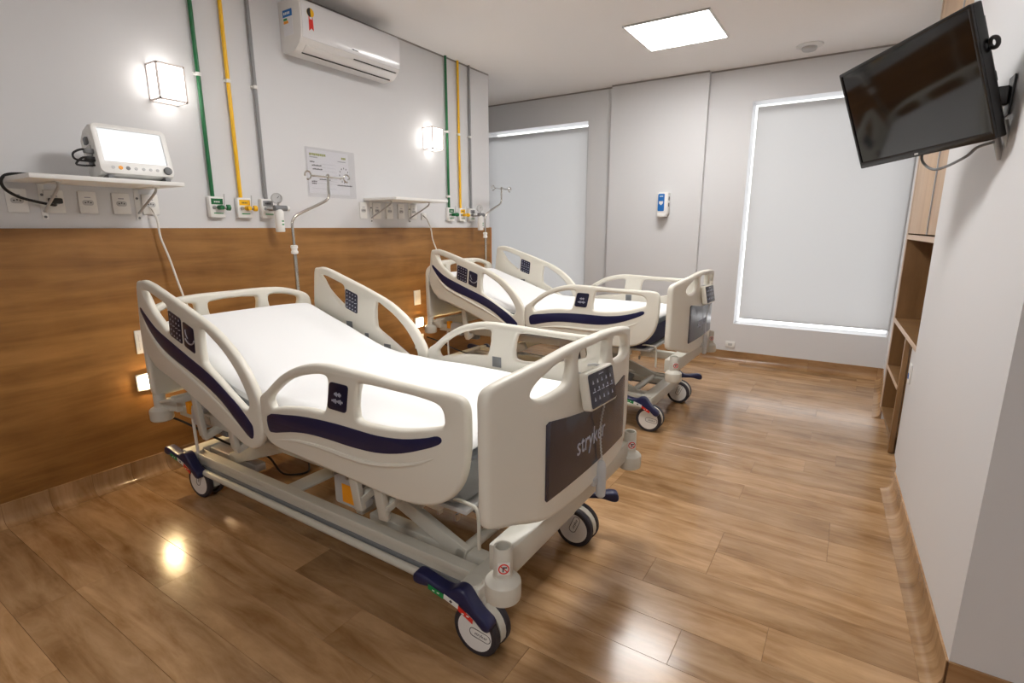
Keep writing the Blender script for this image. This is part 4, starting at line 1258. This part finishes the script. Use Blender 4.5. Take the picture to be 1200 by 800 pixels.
# ------------------------------------------------------------------ far wall: soap dispenser, low socket
loc = (1.49, YB - 0.06, 1.455)
r = thing('soap_dispenser', loc, 'white wall soap dispenser with a blue front label on the column', 'soap dispenser')
MB(loc).bx(1.437, 1.545, YB - 0.15, YB - 0.06, 1.475, 1.70, M['white'], 0.012).obj('housing', r)
MB(loc).bx(1.445, 1.53, YB - 0.165, YB - 0.06, 1.455, 1.485, M['white'], 0.006).obj('drip_tray', r)
b = MB(loc).plate([round_rect(0.066, 0.172, 0.010)], 0.001, 0.0003, M['blue'], XZ(YB - 0.1515) @ Matrix.Translation((1.478, 1.600, 0)), 1)
b.prism([(1.455, 1.612), (1.500, 1.612), (1.496, 1.588), (1.478, 1.572), (1.459, 1.588)], 0.001, 0.0016, M['stwhite'], XZ(YB - 0.1515))
b.bx(1.460, 1.496, YB - 0.1534, YB - 0.152, 1.656, 1.664, M['stwhite'])
b.obj('front_label', r)
b = MB(loc)
for zc in (1.640, 1.578):
    b.bx(1.5445, 1.5462, YB - 0.125, YB - 0.095, zc - 0.020, zc + 0.016, M['dark'])
b.obj('level_window', r)
outl = thing('wall_outlet', (2.235, YB, 0.17), 'small white socket plate low on the far wall beside the skirting', 'outlet', None)
MB((2.235, YB, 0.17)).bx(2.19, 2.28, YB - 0.010, YB, 0.14, 0.205, M['white'], 0.003).obj('cover_plate', outl)
MB((2.235, YB, 0.17)).bx(2.215, 2.255, YB - 0.012, YB - 0.009, 0.16, 0.185, M['lgrey'], 0.001).obj('socket_insert', outl)

# ------------------------------------------------------------------ television on its arm
sc_tv = 0.90
TC = Vector((3.2, 0, 1.35)) + (Vector((3.303, 2.673, 1.826)) - Vector((3.2, 0, 1.35))) * sc_tv
tw, thh = 0.73 * sc_tv, 0.43 * sc_tv
ax = Vector((0.515, -0.889, 0.024)).normalized()
upv = Vector((-0.233, -0.253, 0.909)); upv = (upv - ax * upv.dot(ax)).normalized()
nn = ax.cross(upv).normalized()
TX = Matrix((ax, upv, nn)).transposed().to_4x4(); TX.translation = TC
r = thing('television', TC, 'black flat television tilted down from the right wall', 'television')
MB(TC, TX).plate([round_rect(tw, thh, 0.006)], 0.014, 0.004, M['tvframe'], Matrix.Translation((0, 0, -0.016)), 2).obj('back_case', r)
b = MB(TC, TX).plate([round_rect(tw, thh, 0.006), round_rect(tw - 0.024, thh - 0.036, 0.002, 2, 0, 0.006)], 0.003, 0.001, M['tvframe'], Matrix.Translation((0, 0, 0.0005)), 1)
b.box((0, -thh / 2 + 0.0095, 0.0038), (0.018, 0.006, 0.0006), M['lgrey'])
b.obj('bezel', r)
MB(TC, TX).box((0, 0.006, -0.0015), (tw - 0.024, thh - 0.036, 0.003), M['tvscreen']).obj('screen', r)
MB(TC, TX).box((0.09, -0.075, -0.042), (0.40, 0.22, 0.034), M['tvframe'], 0.008).obj('rear_hump', r)
# bracket
yb = 2.285
xw = xr(yb)
loc = (xw, yb, 1.74)
r = thing('television_bracket', loc, 'black metal wall bracket with silver tips behind the television', 'bracket')
b = MB(loc)
b.bx(xw - 0.006, xw, yb - 0.035, yb + 0.035, 1.685, 1.80, M['black'], 0.002)
b.obj('wall_plate', r)
back = TC + TX.to_3x3() @ Vector((0.17, -0.03, -0.080))
b = MB(loc).bar((xw - 0.006, yb, 1.745), (back.x, back.y, 1.745), 0.03, 0.055, M['black'], 0.003)
b.obj('arm', r)
b = MB(loc, TX)
for a in (0.05, 0.26):
    b.box((a, -0.01, -0.073), (0.022, thh * 0.86, 0.010), M['black'], 0.002)
b.box((0.15, -0.02, -0.075), (0.24, 0.03, 0.012), M['black'], 0.002)
b.obj('mount_rail', r)
b = MB(loc, TX)
for a in (0.235, 0.272):
    b.cyl((a, -thh / 2 + 0.04, -0.074), (a, -thh / 2 - 0.075, -0.074), 0.010, M['steel'], n=12)
b.obj('lock_rod', r)
b = MB(loc, TX)
ring = [(0.255 + 0.0, thh / 2 - 0.07 + 0.016 * math.sin(2 * PI * k / 16), -0.066 + 0.016 * math.cos(2 * PI * k / 16)) for k in range(16)]
b.tube([Vector((tw / 2 + 0.012 + 0.014 * math.cos(2 * PI * k / 16), 0.07 + 0.014 * math.sin(2 * PI * k / 16), -0.03)) for k in range(16)], 0.006, M['black'], 8, closed=True)
b.obj('cable_ring', r)
# television cable, hanging in a loop below the set
p_a = TX @ Vector((0.27, -thh / 2 - 0.012, -0.035))
p_b = TX @ Vector((-0.02, -thh / 2 + 0.03, -0.045))
low = (p_a + p_b) / 2 + Vector((0.0, 0, -0.075))
pts = smooth_open([p_a, p_a + Vector((-0.03, 0.05, -0.008)), (p_a * 0.65 + p_b * 0.35) + Vector((0, 0, -0.045)), (p_a * 0.25 + p_b * 0.75) + Vector((0, 0, -0.085)), p_b + Vector((0, 0.01, -0.055)), p_b], 6)
tag(MB(p_a).tube(pts, 0.0045, M['grey'], 8).obj('television_cable', loc=p_a), 'grey cable sagging below the television', 'cable')

# ------------------------------------------------------------------ built-in cabinet in the niche
CX = Matrix.Translation((xr(3.2) + 0.022, 3.2, 0)) @ Matrix.Rotation(math.radians(2.3), 4, 'Z')   # local: x depth, y along the front
loc = Vector((3.50, 3.82, 0))
r = thing('cabinet', loc, 'tall built-in wood cabinet with cupboard doors, open niche, desk top and cubbyholes', 'cabinet')
K = lambda: MB(loc, CX)
LW = 1.222
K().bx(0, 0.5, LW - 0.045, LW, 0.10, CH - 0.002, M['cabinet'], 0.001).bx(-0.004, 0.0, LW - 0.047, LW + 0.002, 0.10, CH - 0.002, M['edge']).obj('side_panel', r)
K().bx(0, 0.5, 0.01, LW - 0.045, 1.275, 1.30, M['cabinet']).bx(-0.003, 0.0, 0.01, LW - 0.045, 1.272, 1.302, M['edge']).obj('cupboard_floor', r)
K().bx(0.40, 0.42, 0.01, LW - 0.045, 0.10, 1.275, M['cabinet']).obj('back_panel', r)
for (a, c) in ((0.012, 0.385), (0.400, LW - 0.050)):
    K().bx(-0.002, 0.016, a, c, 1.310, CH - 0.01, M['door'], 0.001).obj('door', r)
K().bx(-0.008, 0.012, 0.386, 0.399, 1.310, CH - 0.01, M['alu'], 0.001).obj('handle_profile', r)
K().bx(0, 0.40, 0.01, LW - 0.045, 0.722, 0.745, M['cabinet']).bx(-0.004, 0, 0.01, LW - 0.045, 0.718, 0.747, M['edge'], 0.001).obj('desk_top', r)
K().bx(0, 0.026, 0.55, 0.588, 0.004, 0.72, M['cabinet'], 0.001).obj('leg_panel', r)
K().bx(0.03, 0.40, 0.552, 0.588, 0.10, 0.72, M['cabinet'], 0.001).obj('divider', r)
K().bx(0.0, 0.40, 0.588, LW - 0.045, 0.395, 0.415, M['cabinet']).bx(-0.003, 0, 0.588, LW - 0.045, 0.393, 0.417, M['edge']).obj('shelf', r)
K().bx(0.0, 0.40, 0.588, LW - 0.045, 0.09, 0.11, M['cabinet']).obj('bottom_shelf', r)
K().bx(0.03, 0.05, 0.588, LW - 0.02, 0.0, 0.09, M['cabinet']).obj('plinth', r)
# switch on the wall strip under the desk
loc = (3.546, 3.60, 0.545)
r = thing('wall_outlet', loc, 'white switch plate on the wall strip below the desk top', 'outlet')
MB(loc).bx(3.537, 3.546, 3.56, 3.64, 0.49, 0.60, M['white'], 0.002).obj('cover_plate', r)
MB(loc).bx(3.534, 3.538, 3.585, 3.615, 0.515, 0.545, M['blue'], 0.001).obj('rocker', r)
